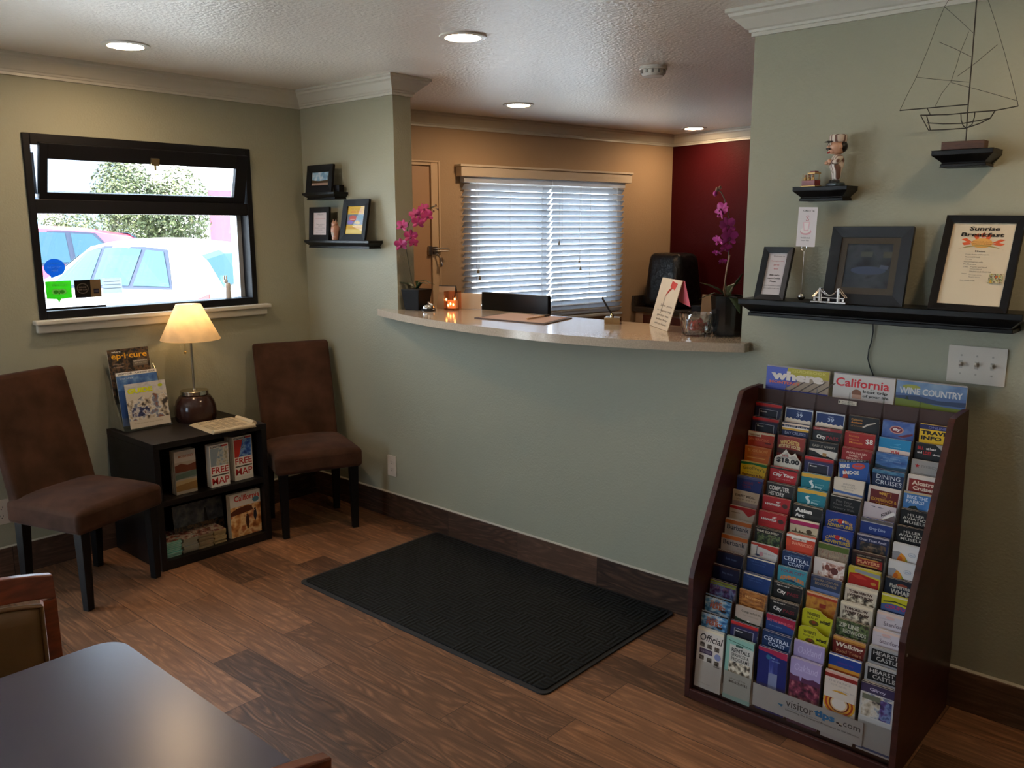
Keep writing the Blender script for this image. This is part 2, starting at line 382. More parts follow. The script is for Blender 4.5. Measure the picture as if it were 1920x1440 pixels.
# crown moulding and base tiles, swept along the walls
def sweep(mb, path, prof, z, m):
    P = [Vector((a, b, 0)) for a, b in path]; k = len(P); vs_ = []; fs = []; n = len(prof)
    for i, p in enumerate(P):
        nn = []
        if i > 0: t = (P[i]-P[i-1]).normalized(); nn.append(Vector((t.y, -t.x, 0)))
        if i < k-1: t = (P[i+1]-P[i]).normalized(); nn.append(Vector((t.y, -t.x, 0)))
        off = nn[0] if len(nn) == 1 else (nn[0]+nn[1])/(1+nn[0].dot(nn[1]))
        for d, h in prof: q = p+off*d; vs_.append((q.x, q.y, z+h))
    for i in range(k-1):
        for j in range(n): fs.append((i*n+j, (i+1)*n+j, (i+1)*n+(j+1) % n, i*n+(j+1) % n))
    fs.append(tuple(range(n))); fs.append(tuple((k-1)*n+j for j in range(n))[::-1])
    return mb.add(vs_, fs, m)
CROWN = [(0, 0), (.082, 0), (.082, -.012), (.074, -.016), (.07, -.026), (.058, -.034), (.036, -.056), (.026, -.066), (.018, -.07), (.016, -.078), (.010, -.08), (.010, -.092), (0, -.092)]
struct(sweep(MB(), [(0, -5.6), (0, 0), (SX, 0), (SX, WT), (bwl.x+.05, WT)], CROWN, CEIL, trimm).build('trim_1'))
struct(sweep(MB(), [(5.5, WT), (PX, WT), (PX, 0), (6.2, 0)], CROWN, CEIL, trimm).build('trim_2'))
struct(sweep(MB(), [(bwl.x, bwl.y), (.366, 3.516), (bre.x, bre.y)], CROWN, CEIL, trimm).build('trim_3'))
BASE = [(0, 0), (.013, 0), (.013, .141), (.010, .143), (0, .143)]
caulk = mat('pale_caulk', (0.45, 0.42, 0.34), rough=.5)
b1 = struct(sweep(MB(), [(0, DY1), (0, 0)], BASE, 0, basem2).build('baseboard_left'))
sweep(MB(), [(0, DY1), (0, -.013)], [(0, .143), (.009, .143), (0, .149)], 0, caulk).build('caulk_line', b1)
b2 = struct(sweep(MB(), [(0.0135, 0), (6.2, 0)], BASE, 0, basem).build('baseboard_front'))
sweep(MB(), [(0.0135, 0), (6.2, 0)], [(0, .143), (.009, .143), (0, .149)], 0, caulk).build('caulk_line', b2)

# ---- window 1: black two-light window with the upper sash tipped inwards
glass = glassmat('window_glass')
w1 = MB()
fy = .032
w1.box(-.10, .012, WY0, WY0+fy, WZ0, WZ1, blackframe).box(-.10, .012, WY1-fy, WY1, WZ0, WZ1, blackframe)
w1.box(-.10, .012, WY0+fy, WY1-fy, WZ1-.052, WZ1, blackframe).box(-.10, .012, WY0+fy, WY1-fy, WZ0, WZ0+.038, blackframe)
w1.box(-.09, .006, WY0+fy, WY1-fy, 1.70, 1.765, blackframe)
w1.box(-.09, -.04, WY0+fy, WY0+fy+.014, WZ0+.038, 1.70, blackframe)
win1 = struct(w1.build('window_1', bevel=.003))
MB().box(-.066, -.060, WY0+.046, WY1-.032, WZ0+.038, 1.70, glass).build('lower_pane', win1)
jamb = mat('pale_metal_jamb', (.5, .55, .6), rough=.4)
MB().box(-.135, -.067, WY1-.060, WY1-.033, WZ0+.038, 1.70, jamb).build('jamb_liner', win1)
MB().box(-.055, -.045, WY0+fy, -1.18, WZ0+.038, WZ0+.047, blackframe).build('stop_bead', win1)
SASH = T(-.028, 0, 1.768) @ RY(15)
sh = .262; sa = WY0+.058; sb = WY1-.036
sm = MB()
sm.box(-.014, .014, sa, sa+.036, 0, sh, blackframe, SASH).box(-.014, .014, sb-.068, sb, 0, sh, blackframe, SASH)
sm.box(-.014, .014, sa+.036, sb-.068, 0, .034, blackframe, SASH).box(-.014, .014, sa+.036, sb-.068, sh-.072, sh, blackframe, SASH)
sash = sm.build('tilting_sash', win1, bevel=.002)
MB().box(-.003, .003, sa+.036, sb-.068, .034, sh-.072, glass, SASH).build('upper_pane', sash)
brass = mat('aged_brass', (.28, .22, .11), rough=.4, metal=.9)
MB().box(.014, .03, -.935, -.895, sh-.075, sh-.040, brass, SASH).tube([SASH.inverted() @ (SASH @ Vector((.024, -.915, sh-.07))), (.032, -.915, sh-.098)], .006, brass, M=SASH).build('latch', sash)
MB().box(-.05, -.046, WY0+.045, WY0+.062, 1.79, 1.98, mat('steel_arm', (.3, .3, .32), .4, .8), RX(0)).build('stay_arm', win1)
sl = MB().box(-.0, .052, -1.548, -.288, 1.182, 1.204, trimm).box(0, .028, -1.535, -.302, 1.142, 1.182, trimm)
struct(sl.build('trim_4', bevel=.005))
# ---- entrance door in the same wall, beyond the picture's left edge, and the front window behind the camera: the daylight of the room
d2 = MB().box(-.1, .0, DY0, DY0+.07, 0, 2.1, blackframe).box(-.1, 0, DY1-.07, DY1, 0, 2.1, blackframe).box(-.1, 0, DY0+.07, DY1-.07, 2.03, 2.1, blackframe).box(-.1, 0, DY0+.07, DY1-.07, 0, .12, blackframe).box(-.1, 0, (DY0+DY1)/2-.04, (DY0+DY1)/2+.04, .12, 2.03, blackframe)
door2 = struct(d2.build('door_2'))
for ya, yb in ((DY0+.07, (DY0+DY1)/2-.04), ((DY0+DY1)/2+.04, DY1-.07)): MB().box(-.053, -.047, ya, yb, .12, 2.03, glass).build('pane', door2)
w3 = MB().box(BX0, BX1, -5.7, -5.62, BZ0, BZ0+.06, blackframe).box(BX0, BX1, -5.7, -5.62, BZ1-.06, BZ1, blackframe)
for x in (BX0, (BX0+BX1)/2-.03, BX1-.06): w3.box(x, x+.06, -5.7, -5.62, BZ0+.06, BZ1-.06, blackframe)
win3 = struct(w3.build('window_3'))
for xa, xb in ((BX0+.06, (BX0+BX1)/2-.03), ((BX0+BX1)/2+.03, BX1-.06)): MB().box(xa, xb, -5.663, -5.657, BZ0+.06, BZ1-.06, glass).build('pane', win3)
portal('window_portal_left', (-.16, (WY0+WY1)/2, (WZ0+WZ1)/2), (0, R(-90), 0), WZ1-WZ0, WY1-WY0)
portal('door_portal', (-.16, (DY0+DY1)/2, 1.05), (0, R(-90), 0), 2.1, DY1-DY0)
portal('window_portal_back', ((BX0+BX1)/2, -5.76, (BZ0+BZ1)/2), (R(90), 0, 0), BX1-BX0, BZ1-BZ0)
pq = bk(-.16, (OS0+OS1)/2, (OZ0+OZ1)/2)
portal('window_portal_office', pq, (0, R(-90), R(-BA)), OZ1-OZ0, OS1-OS0)
# ---- office window, its glazing bars
w2 = MB()
wf = mat('white_vinyl', (.7, .7, .68), .35)
w2.box(-.1, -.05, OS0, OS0+.05, OZ0, OZ1, wf, BK).box(-.1, -.05, OS1-.05, OS1, OZ0, OZ1, wf, BK).box(-.1, -.05, OS0+.05, OS1-.05, OZ0, OZ0+.05, wf, BK).box(-.1, -.05, OS0+.05, OS1-.05, OZ1-.05, OZ1, wf, BK)
w2.box(-.1, -.05, (OS0+OS1)/2-.03, (OS0+OS1)/2+.03, OZ0+.05, OZ1-.05, wf, BK)
win2 = struct(w2.build('window_2'))
for sa_, sb_ in ((OS0+.05, (OS0+OS1)/2-.03), ((OS0+OS1)/2+.03, OS1-.05)): MB().box(-.078, -.072, sa_, sb_, OZ0+.05, OZ1-.05, glass, BK).build('pane', win2)
# ---- office door
doorm = mat('tan_door_paint', (.45, .27, .15), rough=.45)
casm = mat('cream_casing_paint', (.60, .43, .27), rough=.4)
dd = MB().box(0, .012, -3.3, -2.475, .005, 2.045, doorm, BK)
dr = struct(dd.build('door_1', bevel=.003))
cs = MB().box(0, .022, -2.468, -2.405, 0, 2.075, casm, BK).box(0, .022, -3.37, -3.307, 0, 2.075, casm, BK).box(0, .022, -3.307, -2.468, 2.05, 2.075, casm, BK)
cs.box(.012, .03, -2.412, -2.400, 0, 2.083, casm, BK).box(.012, .03, -3.37, -2.412, 2.071, 2.083, casm, BK)
cs.build('door_casing', dr, bevel=.003)
chrome = mat('chrome', (.75, .73, .70), rough=.12, metal=1)
steel = mat('brushed_steel', (.45, .43, .40), rough=.3, metal=1)
g = MB().box(.013, .03, -2.50, -2.474, 1.445, 1.505, steel, BK).box(.023, .04, -2.466, -2.435, 1.45, 1.50, steel, BK)
g.tube([bk(.035, -2.47, 1.487), bk(.05, -2.36, 1.487), bk(.055, -2.345, 1.479), bk(.05, -2.36, 1.471), bk(.035, -2.47, 1.471)], .004, steel)
g.build('swing_bar_guard', dr, smooth=40)
MB().tube([bk(.04, -2.44, 1.45), bk(.05, -2.42, 1.42), bk(.05, -2.415, 1.39)], .005, steel).ball(bk(.05, -2.415, 1.38), (.012, .012, .02), steel).build('guard_knob', dr, smooth=40)

# ---- recessed lamps
lampglow = lampmat('lamp_glow', WARM, LAMP)
ringm = mat('white_lamp_trim', (.7, .68, .62), rough=.3)
def downlight(x, y, label, k=1.0):
    t = thing('recessed_downlight', label, 'ceiling light', (x, y, CEIL), 0, 'recessed ceiling lights')
    MB().lathe([(.098, 0), (.098, -.006), (.088, -.010), (.074, -.008), (.072, 0)], ringm, 40, cap=False).build('trim_ring', t, smooth=50)
    MB().lathe([(.0001, -.007), (.040, -.0066), (.070, -.003)][::-1], lampglow if k == 1 else lampmat('lamp_glow_%d' % int(k*100), WARM, LAMP*k), 32, cap=False).build('lamp_lens', t, smooth=60)
    return t
downlight(.566, -1.261, 'glowing recessed ceiling light above the black framed window')
downlight(1.746, -.409, 'largest looking recessed light, on the ceiling in front of the counter')
downlight(.624, 1.214, 'recessed light on the office ceiling above the blinds')
downlight(.79, 3.12, 'small looking recessed light near the red office wall')
downlight(4.14, -.62, 'recessed ceiling light over the brochure rack, beyond the picture', .85)
downlight(3.1, -4.3, 'added unseen recessed ceiling light behind the breakfast table, for warm fill')  # lamp added out of view as warm fill for the room
sd = thing('smoke_detector', 'white round smoke detector on the ceiling behind the counter', 'smoke detector', (1.96, .689, CEIL))
wpl = mat('white_plastic', (.68, .66, .60), .4)
MB().lathe([(.066, 0), (.068, -.012), (.064, -.016)], wpl, 36).build('mounting_plate', sd, smooth=40)
q = MB().lathe([(.058, -.016), (.058, -.034), (.050, -.046), (.02, -.05), (.0001, -.05)], wpl, 36)
for i in range(12):
    a = 2*math.pi*i/12; q.box(.053, .061, -.005, .005, -.034, -.018, mat('grey_plastic', (.25, .24, .22), .5), RZ(math.degrees(a)))
q.build('detector_head', sd, smooth=40)

# ================================================================== BLINDS, COUNTER, MAT
slatm = translucent('white_blind_slat', (0.66, 0.68, 0.71), .36, .45)
railm = mat('cream_valance', (.60, .50, .38), .45)
cordm = mat('white_cord', (.6, .6, .58), .7)
tassm = mat('wood_tassel', (.18, .15, .09), .5)
def blind(name, s0, s1, label, tassels):
    t = thing(name, label, 'window blind', bk(0, (s0+s1)/2, 2.0), R(-BA), 'white slatted blinds in the office')
    a, b = -(s1-s0)/2, (s1-s0)/2
    MB().box(.004, .055, a, b, -.055, -.012, slatm).build('head_rail', t)
    m = MB(); n = 23; z0 = -.085
    for i in range(n):
        z = z0-i*.0432; j = rnd.uniform(-2, 2)
        m.box(-.0245, .0245, a+.004, b-.004, -.0014, .0014, slatm, T(.034, 0, z) @ RX(rnd.uniform(-.12, .12)) @ RY(-47+j))
    m.build('slats', t)
    MB().box(.014, .054, a, b, z0-n*.0432-.004, z0-n*.0432+.016, slatm).build('bottom_rail', t, bevel=.003)
    c = MB()
    for f in (.12, .5, .88):
        y = a+(b-a)*f
        c.tube([(.060, y, -.05), (.060, y, z0-n*.0432)], .0011, cordm, 5).tube([(.0095, y, -.05), (.0095, y, z0-n*.0432)], .0011, cordm, 5)
    c.build('ladder_cords', t)
    for y, zz in tassels:
        p = MB().tube([(.066, y, -.05), (.066, y, zz+.03)], .0011, cordm, 5); p.build('pull_cord', t)
        MB().lathe([(.003, .03), (.006, .015), (.009, 0), (.004, -.003)], tassm, 12, T(.066, y, zz)).build('tassel', t, smooth=40)
    return t
bl = blind('window_blind', -2.215, -1.405, 'left one of two white slatted blinds behind the counter, beside the office door', ((-.30, -.69), (-.285, -.74)))
br_ = blind('window_blind.001', -1.395, -.622, 'right one of two white slatted blinds behind the counter, nearer the red wall', ((-.33, -.50), (-.12, -.64), (-.105, -.70)))
va = MB().box(.060, .074, -2.25, -.565, 1.985, 2.052, railm, BK).box(.002, .060, -2.25, -2.236, 1.985, 2.052, railm, BK).box(.002, .060, -.579, -.565, 1.985, 2.052, railm, BK).box(.058, .083, -2.26, -.555, 2.052, 2.068, railm, BK).box(.004, .060, -2.26, -.555, 2.052, 2.068, railm, BK)
tag(va.build('blind_valance', bevel=.003), 'long cream wooden valance across the top of both office blinds', 'valance')

stone = mat('beige_stone', (.52, .43, .33), rough=.12, spec=.5, coat=.3, var=(160, .10))
CT = 1.195
def arc(n=28):
    P0, P1, P2 = (.70, -.045), (2.035, -.300), (2.872, -.045)
    o = []
    for i in range(n+1):
        u = i/n; x = P0[0]+(P2[0]-P0[0])*u
        k = (x-1.98); y = -.302+(.257*(k/1.28)**2 if k < 0 else .257*(k/.892)**2.2)
        o.append((x, y))
    return o
ca = arc()
cp = [(x, y, 1.16) for x, y in ca]+[(2.872, -.002, 1.16), (2.828, -.002, 1.16), (2.828, .30, 1.16), (.828, .30, 1.16), (.828, -.002, 1.16), (.70, -.002, 1.16)]
ct = MB().prism(cp, (0, 0, .035), stone)
tag(ct.build('reception_countertop', bevel=.004), 'curved polished beige stone countertop on the sage half wall', 'countertop')
matm = matmat('ribbed_black_carpet'); rub = mat('black_rubber', (.012, .012, .012), .7)
dm = thing('doormat', 'black ribbed doormat lying on the floor against the counter wall', 'doormat', (1.85, -.455, 0))
def rrect(x0, x1, y0, y1, r, z, n=6):
    o = []
    for cx, cy_, a0 in ((x1-r, y0+r, -90), (x1-r, y1-r, 0), (x0+r, y1-r, 90), (x0+r, y0+r, 180)):
        for i in range(n+1):
            a = R(a0+90*i/n); o.append((cx+r*math.cos(a), cy_+r*math.sin(a), z))
    return o
MB().prism(rrect(-.745, .745, -.440, .440, .03, .0005), (0, 0, .006), rub).build('rubber_backing', dm, bevel=.002)
MB().prism(rrect(-.725, .725, -.420, .420, .02, .0066), (0, 0, .005), matm).build('carpet_pile', dm, bevel=.002)

# ================================================================== WAITING CORNER
suede = mat('brown_microsuede', (.058, .026, .015), rough=.85, spec=.12, sheen=.07, bump=(500, .25, .001), var=(9, .35))
blackwood = mat('black_stained_wood', (.005, .0045, .0045), rough=.45, spec=.22)
def parsons(loc, rz, label):
    t = thing('parsons_chair', label, 'chair', loc, R(rz), 'brown suede parsons chairs')
    m = MB(); W, D = .235, .225
    # seat cushion, local x forward
    nx, ny = 8, 8; vs_ = []; fs = []
    for j in range(ny+1):
        for i in range(nx+1):
            u = i/nx; v = j/ny; x = -D+2*D*u; y = (-W+2*W*v)*(0.97+.03*u)
            vs_.append((x, y, .455+.030*(1-(2*u-1)**4)*(1-(2*v-1)**4)))
    o = len(vs_)
    for j in range(ny+1):
        for i in range(nx+1): vs_.append((vs_[j*(nx+1)+i][0], vs_[j*(nx+1)+i][1], .352))
    for j in range(ny):
        for i in range(nx):
            a = j*(nx+1)+i; fs.append((a, a+1, a+nx+2, a+nx+1)); fs.append((o+a, o+a+nx+1, o+a+nx+2, o+a+1))
    rim = [i for i in range(nx)]+[nx+j*(nx+1) for j in range(ny)]+[ny*(nx+1)+nx-i for i in range(nx)]+[(ny-j)*(nx+1) for j in range(ny)]
    k = len(rim)
    for i in range(k): fs.append((rim[i], rim[(i+1) % k], o+rim[(i+1) % k], o+rim[i])[::-1])
    m.add(vs_, fs, suede); m.build('seat', t, bevel=.022, seg=4, smooth=50)
    # back slab leaning backwards
    b = MB(); n = 6; vs_ = []; fs = []
    for i in range(n+1):
        u = i/n; z = .40+u*.585; x = -.150-.135*u-.03*u*u; w = .210+.006*u
        vs_ += [(x, -w, z), (x, w, z), (x-.068+.014*u, w, z), (x-.068+.014*u, -w, z)]
    for i in range(n):
        for j in range(4): fs.append((i*4+j, i*4+(j+1) % 4, i*4+4+(j+1) % 4, i*4+4+j))
    fs += [(3, 2, 1, 0), (n*4, n*4+1, n*4+2, n*4+3)]
    b.add(vs_, fs, suede); b.build('backrest', t, bevel=.018, seg=4, smooth=50)
    for sx, sy in ((1, 1), (1, -1), (-1, 1), (-1, -1)):
        M = T(sx*(D-.040), sy*(W-.045), 0)
        MB().frustum(.0165, .0165, .023, .023, 0.001, .356, blackwood, M, 0 if sx > 0 else .012, 0).build('leg', t, bevel=.002)
    return t
parsons((.432, -1.548, 0), 19, 'brown suede dining chair at the left, beside the black side cabinet')
parsons((.460, -.358, 0), -21, 'brown suede dining chair in the corner by the counter wall')

# black side cabinet
cab = thing('side_cabinet', 'low black open bookcase under the window, between the two suede chairs', 'bookcase', (0.016, -.9575, 0))
bw = mat('black_brown_veneer', (.009, .007, .0065), rough=.42, spec=.25, var=(30, .25, (1, 6, 1)))
CW, CD, CH = .605, .500, .632
MB().box(0, CD, -CW/2, CW/2, CH-.030, CH, bw).build('top', cab, bevel=.0015)
for s in (-1, 1):
    MB().box(0.002, CD-.002, s*CW/2-(.03 if s > 0 else 0)+(0), s*CW/2+(0 if s > 0 else .03), 0.001, CH-.0302, bw).build('side_panel', cab, bevel=.0015)
MB().box(.002, .012, -CW/2+.0305, CW/2-.0305, .03, CH-.0305, bw).build('back_panel', cab)
MB().box(.0125, CD-.006, -CW/2+.0305, CW/2-.0305, .318, .346, bw).build('shelf', cab, bevel=.001)
MB().box(.0125, CD-.004, -CW/2+.0305, CW/2-.0305, .0012, .046, bw).build('bottom_panel', cab, bevel=.001)
CX0, CY0 = .016, -.9575

# table lamp
lx, ly, lz = .162, -.852, CH
lamp = thing('table_lamp', 'lit table lamp with cream shade on the black side cabinet', 'lamp', (lx, ly, lz))
brownglaze = mat('brown_glazed_ceramic', (.036, .014, .010), rough=.15, spec=.35, coat=.1)
MB().lathe([(.098, .0005), (.103, .012), (.106, .04), (.104, .075), (.095, .105), (.080, .128), (.068, .138)], brownglaze, 40).build('lamp_base', lamp, smooth=60)
nick = mat('satin_nickel', (.55, .50, .40), .22, 1)
MB().lathe([(.069, .1385), (.071, .140), (.071, .158), (.069, .160), (.03, .161), (.012, .163), (.010, .168)], nick, 36).build('collar', lamp, smooth=40)
MB().tube([(0, 0, .160), (0, 0, .45)], .0065, nick, 14).build('rod', lamp, smooth=50)
so = MB().lathe([(.010, .45), (.016, .455), (.016, .50), (.012, .505)], nick, 16); so.build('socket', lamp, smooth=40)
MB().ball((0, 0, .533), (.024, .024, .03), lampmat('bulb_glow', (1, .62, .27), 34.0), 16, 12).build('bulb', lamp, smooth=60)
shade = translucent('parchment_shade', (.80, .62, .38), .55, .7, var=(22, .10))
MB().lathe([(.148, .428), (.150, .430), (.062, .612), (.060, .612)], shade, 48, cap=False).build('lamp_shade', lamp, smooth=50)
sp = MB()
for a in (0, 120, 240): sp.tube([(.0, 0, .60), (.062*math.cos(R(a)), .062*math.sin(R(a)), .610)], .0015, nick, 6)
sp.tube([(.012, 0, .50), (.034, 0, .53), (.030, 0, .57), (0, 0, .60)], .0015, nick, 6).tube([(-.012, 0, .50), (-.034, 0, .53), (-.030, 0, .57), (0, 0, .60)], .0015, nick, 6)
sp.build('shade_harp', lamp)
ch = MB(); bra = mat('brass_chain', (.6, .45, .2), .3, 1)
cp_ = Vector((.015, -.042, 0))
ch.tube([(.012, -.012, .48), (cp_.x, cp_.y, .45), (cp_.x, cp_.y, .372)], .0012, bra, 6).ball((cp_.x, cp_.y, .366), .0075, bra, 12, 8)
ch.build('pull_chain', lamp, smooth=50)

# ---- generic printed card: local x right, z up from top edge (0 down to -h), face at y=0 looking -y, thickness t
paperm = mat('paper_edges', (.60, .54, .44), .7, bump=None)
def card(mb, w, h, t, ops, base, shape=None, edge=None):
    """ops: ('r',x0,y0,x1,y1,mat) ('t',text,x0,y0,x1,y1,mat[,bold,shear,bend]) ('e',cx,cy,rx,ry,mat) ('g',pts,mat); x in % of width, y in mm down from the top"""
    X = lambda a: a*w/100
    pts = shape or [(0, 0), (100, 0), (100, h*1000), (0, h*1000)]
    P = [(X(a), 0, -b/1000) for a, b in pts]
    n = len(P); bk_ = [(p[0], t, p[2]) for p in P]
    mb.add(P, [tuple(range(n))[::-1]], base); mb.add(bk_, [tuple(range(n))], base)
    mb.add(P+bk_, [(i, (i+1) % n, n+(i+1) % n, n+i)[::-1] for i in range(n)][::1], edge or paperm)
    k = 1
    for op in ops:
        y = -.00013*k; k += 1
        if op[0] == 'r':
            _, x0, y0, x1, y1, m = op
            mb.poly([(X(x0), y, -y0/1000), (X(x0), y, -y1/1000), (X(x1), y, -y1/1000), (X(x1), y, -y0/1000)], m)
        elif op[0] == 'o':      # outline rectangle
            _, x0, y0, x1, y1, m = op; d = 1.6; dx = d/10/w*.1*10
            for (a, b, c, e) in ((x0, y0, x1, y0+1), (x0, y0, x0+1.2, y1), (x1-1.2, y0, x1, y1)):
                mb.poly([(X(a), y, -b/1000), (X(a), y, -e/1000), (X(c), y, -e/1000), (X(c), y, -b/1000)], m)
        elif op[0] == 't':
            _, s, x0, y0, x1, y1, m = op[:7]; ex = list(op[7:])+[0, 0, 0][len(op)-7:]
            mb.text(s, (0, y, 0), (1, 0, 0), (0, 0, 1), X(x0), X(x1), -y1/1000, -y0/1000, m, ex[0], ex[1], ex[2])
        elif op[0] == 'e':
            _, cx, cy_, rx, ry, m = op
            mb.poly([(X(cx+rx*math.cos(2*math.pi*i/20)), y, -(cy_-ry*math.sin(2*math.pi*i/20))/1000) for i in range(20)], m)
        elif op[0] == 'g':
            mb.poly([(X(a), y, -b/1000) for a, b in op[1]], op[2])
    return mb
I = ink
P_land = printmat('landscape', ['#2c3a22', '#8c7a4c', '#c9c2ae', '#5d86a8'], 45, (1, 1, 2))
P_town = printmat('town', ['#3a3230', '#b7a890', '#d6cfc2', '#6f7f95', '#8a5a44'], 24)
P_sky = printmat('sky', ['#1f4f86', '#5a9ac8', '#c6dbe6', '#e9e5da'], 28, (1, 1, 2))
P_dark = printmat('darkscene', ['#0c0c10', '#2b2622', '#6a5036', '#17202c'], 40)
P_beach = printmat('beach', ['#8c4f24', '#c98a4c', '#e8c893', '#b8683a', '#5a3a2a'], 14)
P_green = printmat('forest', ['#141a10', '#2f3f22', '#6a7a48', '#3c2f22'], 60)
P_people = printmat('people', ['#5a2c24', '#b98a78', '#efe6de', '#d9c0b4'], 45)
P_wood = printmat('woodgrain', ['#6e3c14', '#a8662a', '#c98840'], 30, (1, 1, 5))
P_old = printmat('oldphoto', ['#2b2620', '#8a7c66', '#d9cdb4', '#efe6d2'], 70)
P_purple = printmat('duskphoto', ['#241838', '#5a3f7c', '#7a8cb8', '#2c3a6a'], 40)
P_maroon = printmat('maroonphoto', ['#2a0c18', '#5a2034', '#7d3048', '#b06a70'], 55)

# ---- acrylic magazine stand and its three magazines
acr = glassmat('clear_acrylic', (.96, .97, .97), .10)
hx, hy = .205, -1.135
hr = 0
st = thing('magazine_stand', 'clear acrylic three tier magazine stand on the side cabinet left of the lamp', 'stand', (.112, -1.118, CH), R(90+hr))
a_ = MB(); tw = .122
for k, (y0, zt) in enumerate(((-.055, .07), (.0, .16), (.055, .26))):
    a_.prism([(-tw, y0-.018, .004), (tw, y0-.018, .004), (tw, y0-.018+.02, zt), (-tw, y0-.018+.02, zt)], (0, .0022, 0), acr)
a_.box(-tw, tw, -.075, .085, .0005, .0035, acr)
for s in (-1, 1): a_.prism([(s*tw, -.073, .004), (s*tw, .083, .004), (s*tw, .11, .33), (s*tw, .06, .26), (s*tw, .01, .16), (s*tw, -.045, .07)], (s*.0022, 0, 0), acr)
a_.build('stand_body', st)
SM = Matrix.Translation((.112, -1.118, CH)) @ RZ(90+hr)
def stand_mag(y, ztop, h, ops, base, label, lean=-9, w=.208, dx=0):
    m = card(MB(), w, h, .004, ops, base)
    loc = SM @ Vector((-w/2+dx, y, ztop))
    o = m.build('magazine', None, loc, (R(lean), 0, R(90+hr)))
    return tag(o, label, 'magazine', 'magazines in the acrylic stand')
stand_mag(.072, .400, .275, [('r', 0, 0, 100, 275, P_dark), ('r', 58, 62, 95, 92, I('#6a6258')), ('t', 'where', 10, 8, 32, 17, I('#e8e0d0'), .02), ('t', 'ep·i·cure', 8, 20, 95, 58, I('#e8a822'), .02), ('t', 'SAN FRANCISCO', 60, 64, 93, 71, I('#e8e0d0')), ('t', 'and the bay', 62, 76, 92, 83, I('#c8c0b0')), ('t', 'dining guide', 10, 72, 36, 80, I('#c8b0a0')), ('t', 'in season', 10, 86, 34, 92, I('#c8b0a0'))], I('#1c1414'), 'dark magazine with orange title at the back of the acrylic stand', dx=-.012)
stand_mag(.022, .288, .27, [('r', 0, 0, 100, 270, I('#35558c')), ('r', 0, 0, 100, 17, I('#e8e4dc')), ('r', 0, 17, 100, 90, printmat('bluepaper', ['#2c4f8c', '#4a72a8', '#7a9cc4'], 20)), ('t', 'VISITOR', 4, 4, 40, 13, I('#4a4a52'), .02), ('t', 'PLANNING GUIDE', 46, 4, 96, 13, I('#4a4a52'), .02), ('t', 'bay area', 8, 26, 40, 38, I('#c8d4e4'))], I('#e8e4dc'), 'blue magazine with white top strip in the middle of the acrylic stand')
stand_mag(-.034, .235, .225, [('r', 0, 0, 100, 52, printmat('cloud', ['#a8a8ac', '#c8c6c4', '#b4b0a8'], 20)), ('r', 0, 92, 100, 185, P_town), ('g', [(0, 92), (14, 80), (26, 84), (40, 66), (52, 84), (66, 60), (80, 70), (92, 62), (100, 78), (100, 100), (0, 110)], P_town), ('r', 8, 120, 52, 168, printmat('crowd', ['#1c2040', '#38406a', '#c8c4c0', '#5a3030'], 40)), ('r', 0, 186, 100, 225, I('#c8bca8')), ('t', 'Town', 6, 12, 40, 28, I('#b8bcc4')), ('t', 'GUIDE', 4, 24, 66, 50, I('#d4d820'), .06), ('e', 86, 24, 6, 8, I('#b8c422')), ('t', 'free visitor map inside', 10, 198, 80, 206, I('#8a7c68'))], I('#c8c0b0'), 'grey town guide with yellow title at the front of the acrylic stand', dx=.014)

# ---- folded newspaper
np_ = thing('newspaper', 'folded newspaper lying on the side cabinet in front of the lamp', 'newspaper', (.412, -.838, CH+.0005), R(-4))
news = mat('newsprint', (.56, .46, .30), .8)
nm = MB()
for k in range(5):
    d = .004*k
    nm.box(-.135+d*.5, .135-d*.2, -.120+d, .112-d*.2, .0022*k, .0022*k+.0019, news)
nm.build('folded_sheets', np_)
gray = I('#6a5a42'); f_ = MB()
FZ = .01105
f_.text('THE DAILY NEWS', (0, 0, FZ), (0, 1, 0), (-1, 0, 0), -.095, .09, .085, .110, I('#3a3228'), .02)
for r_ in range(9):
    for c_ in range(5):
        if rnd.random() < .85: f_.poly([(-.07+r_*.02, -.10+c_*.039, FZ), (-.06+r_*.02, -.10+c_*.039, FZ), (-.06+r_*.02, -.10+c_*.039+.033, FZ), (-.07+r_*.02, -.10+c_*.039+.033, FZ)], gray)
f_.build('printed_columns', np_)
MB().tube([(.13, -.115, .0095), (.13, .105, .0095)], .0095, news, 14).build('rolled_fold', np_, smooth=50)
MB().tube([(.10, .120, .013), (-.09, .120, .012)], .0125, news, 14).build('rolled_edge', np_, smooth=50)

# ---- what stands in the cabinet. Local frame of the shelves: cards face +x (into the room)
def shelf_card(name, x, y, ztop, w, h, t, ops, base, label, group, lean=0, cat='brochure', rz=90):
    m = card(MB(), w, h, t, ops, base)
    o = m.build(name, None, (CX0+x, CY0+y-w/2, ztop), (R(lean), 0, R(rz)))
    return tag(o, label, cat, group)
FS = .3465
# upper shelf, left: a stack of landscape brochures
for k in range(6):
    lab = 'front landscape brochure of the left stack on the cabinet upper shelf' if k == 0 else 'spare landscape brochure behind the front one in the left upper shelf stack'
    ops = [('r', 0, 0, 100, 55, I('#b8aea4')), ('t', 'MONTEREY', 18, 22, 92, 34, I('#a05a34'), .02), ('g', [(0, 70), (30, 62), (60, 74), (100, 66), (100, 105), (0, 105)], I('#6a3420')), ('r', 0, 105, 100, 140, I('#707c74')), ('g', [(0, 118), (100, 104), (100, 130), (0, 142)], I('#586c60')), ('r', 0, 150, 100, 200, I('#8c6a3c')), ('g', [(0, 150), (60, 146), (100, 150), (100, 160), (0, 170)], I('#b0986c'))] if k == 0 else []
    shelf_card('folded_brochure', .455-.0085*k, -.128+.001*(k % 2), FS+.217, .108, .216, .007, ops, I('#a89c8c'), lab, 'landscape brochures on the cabinet upper shelf')
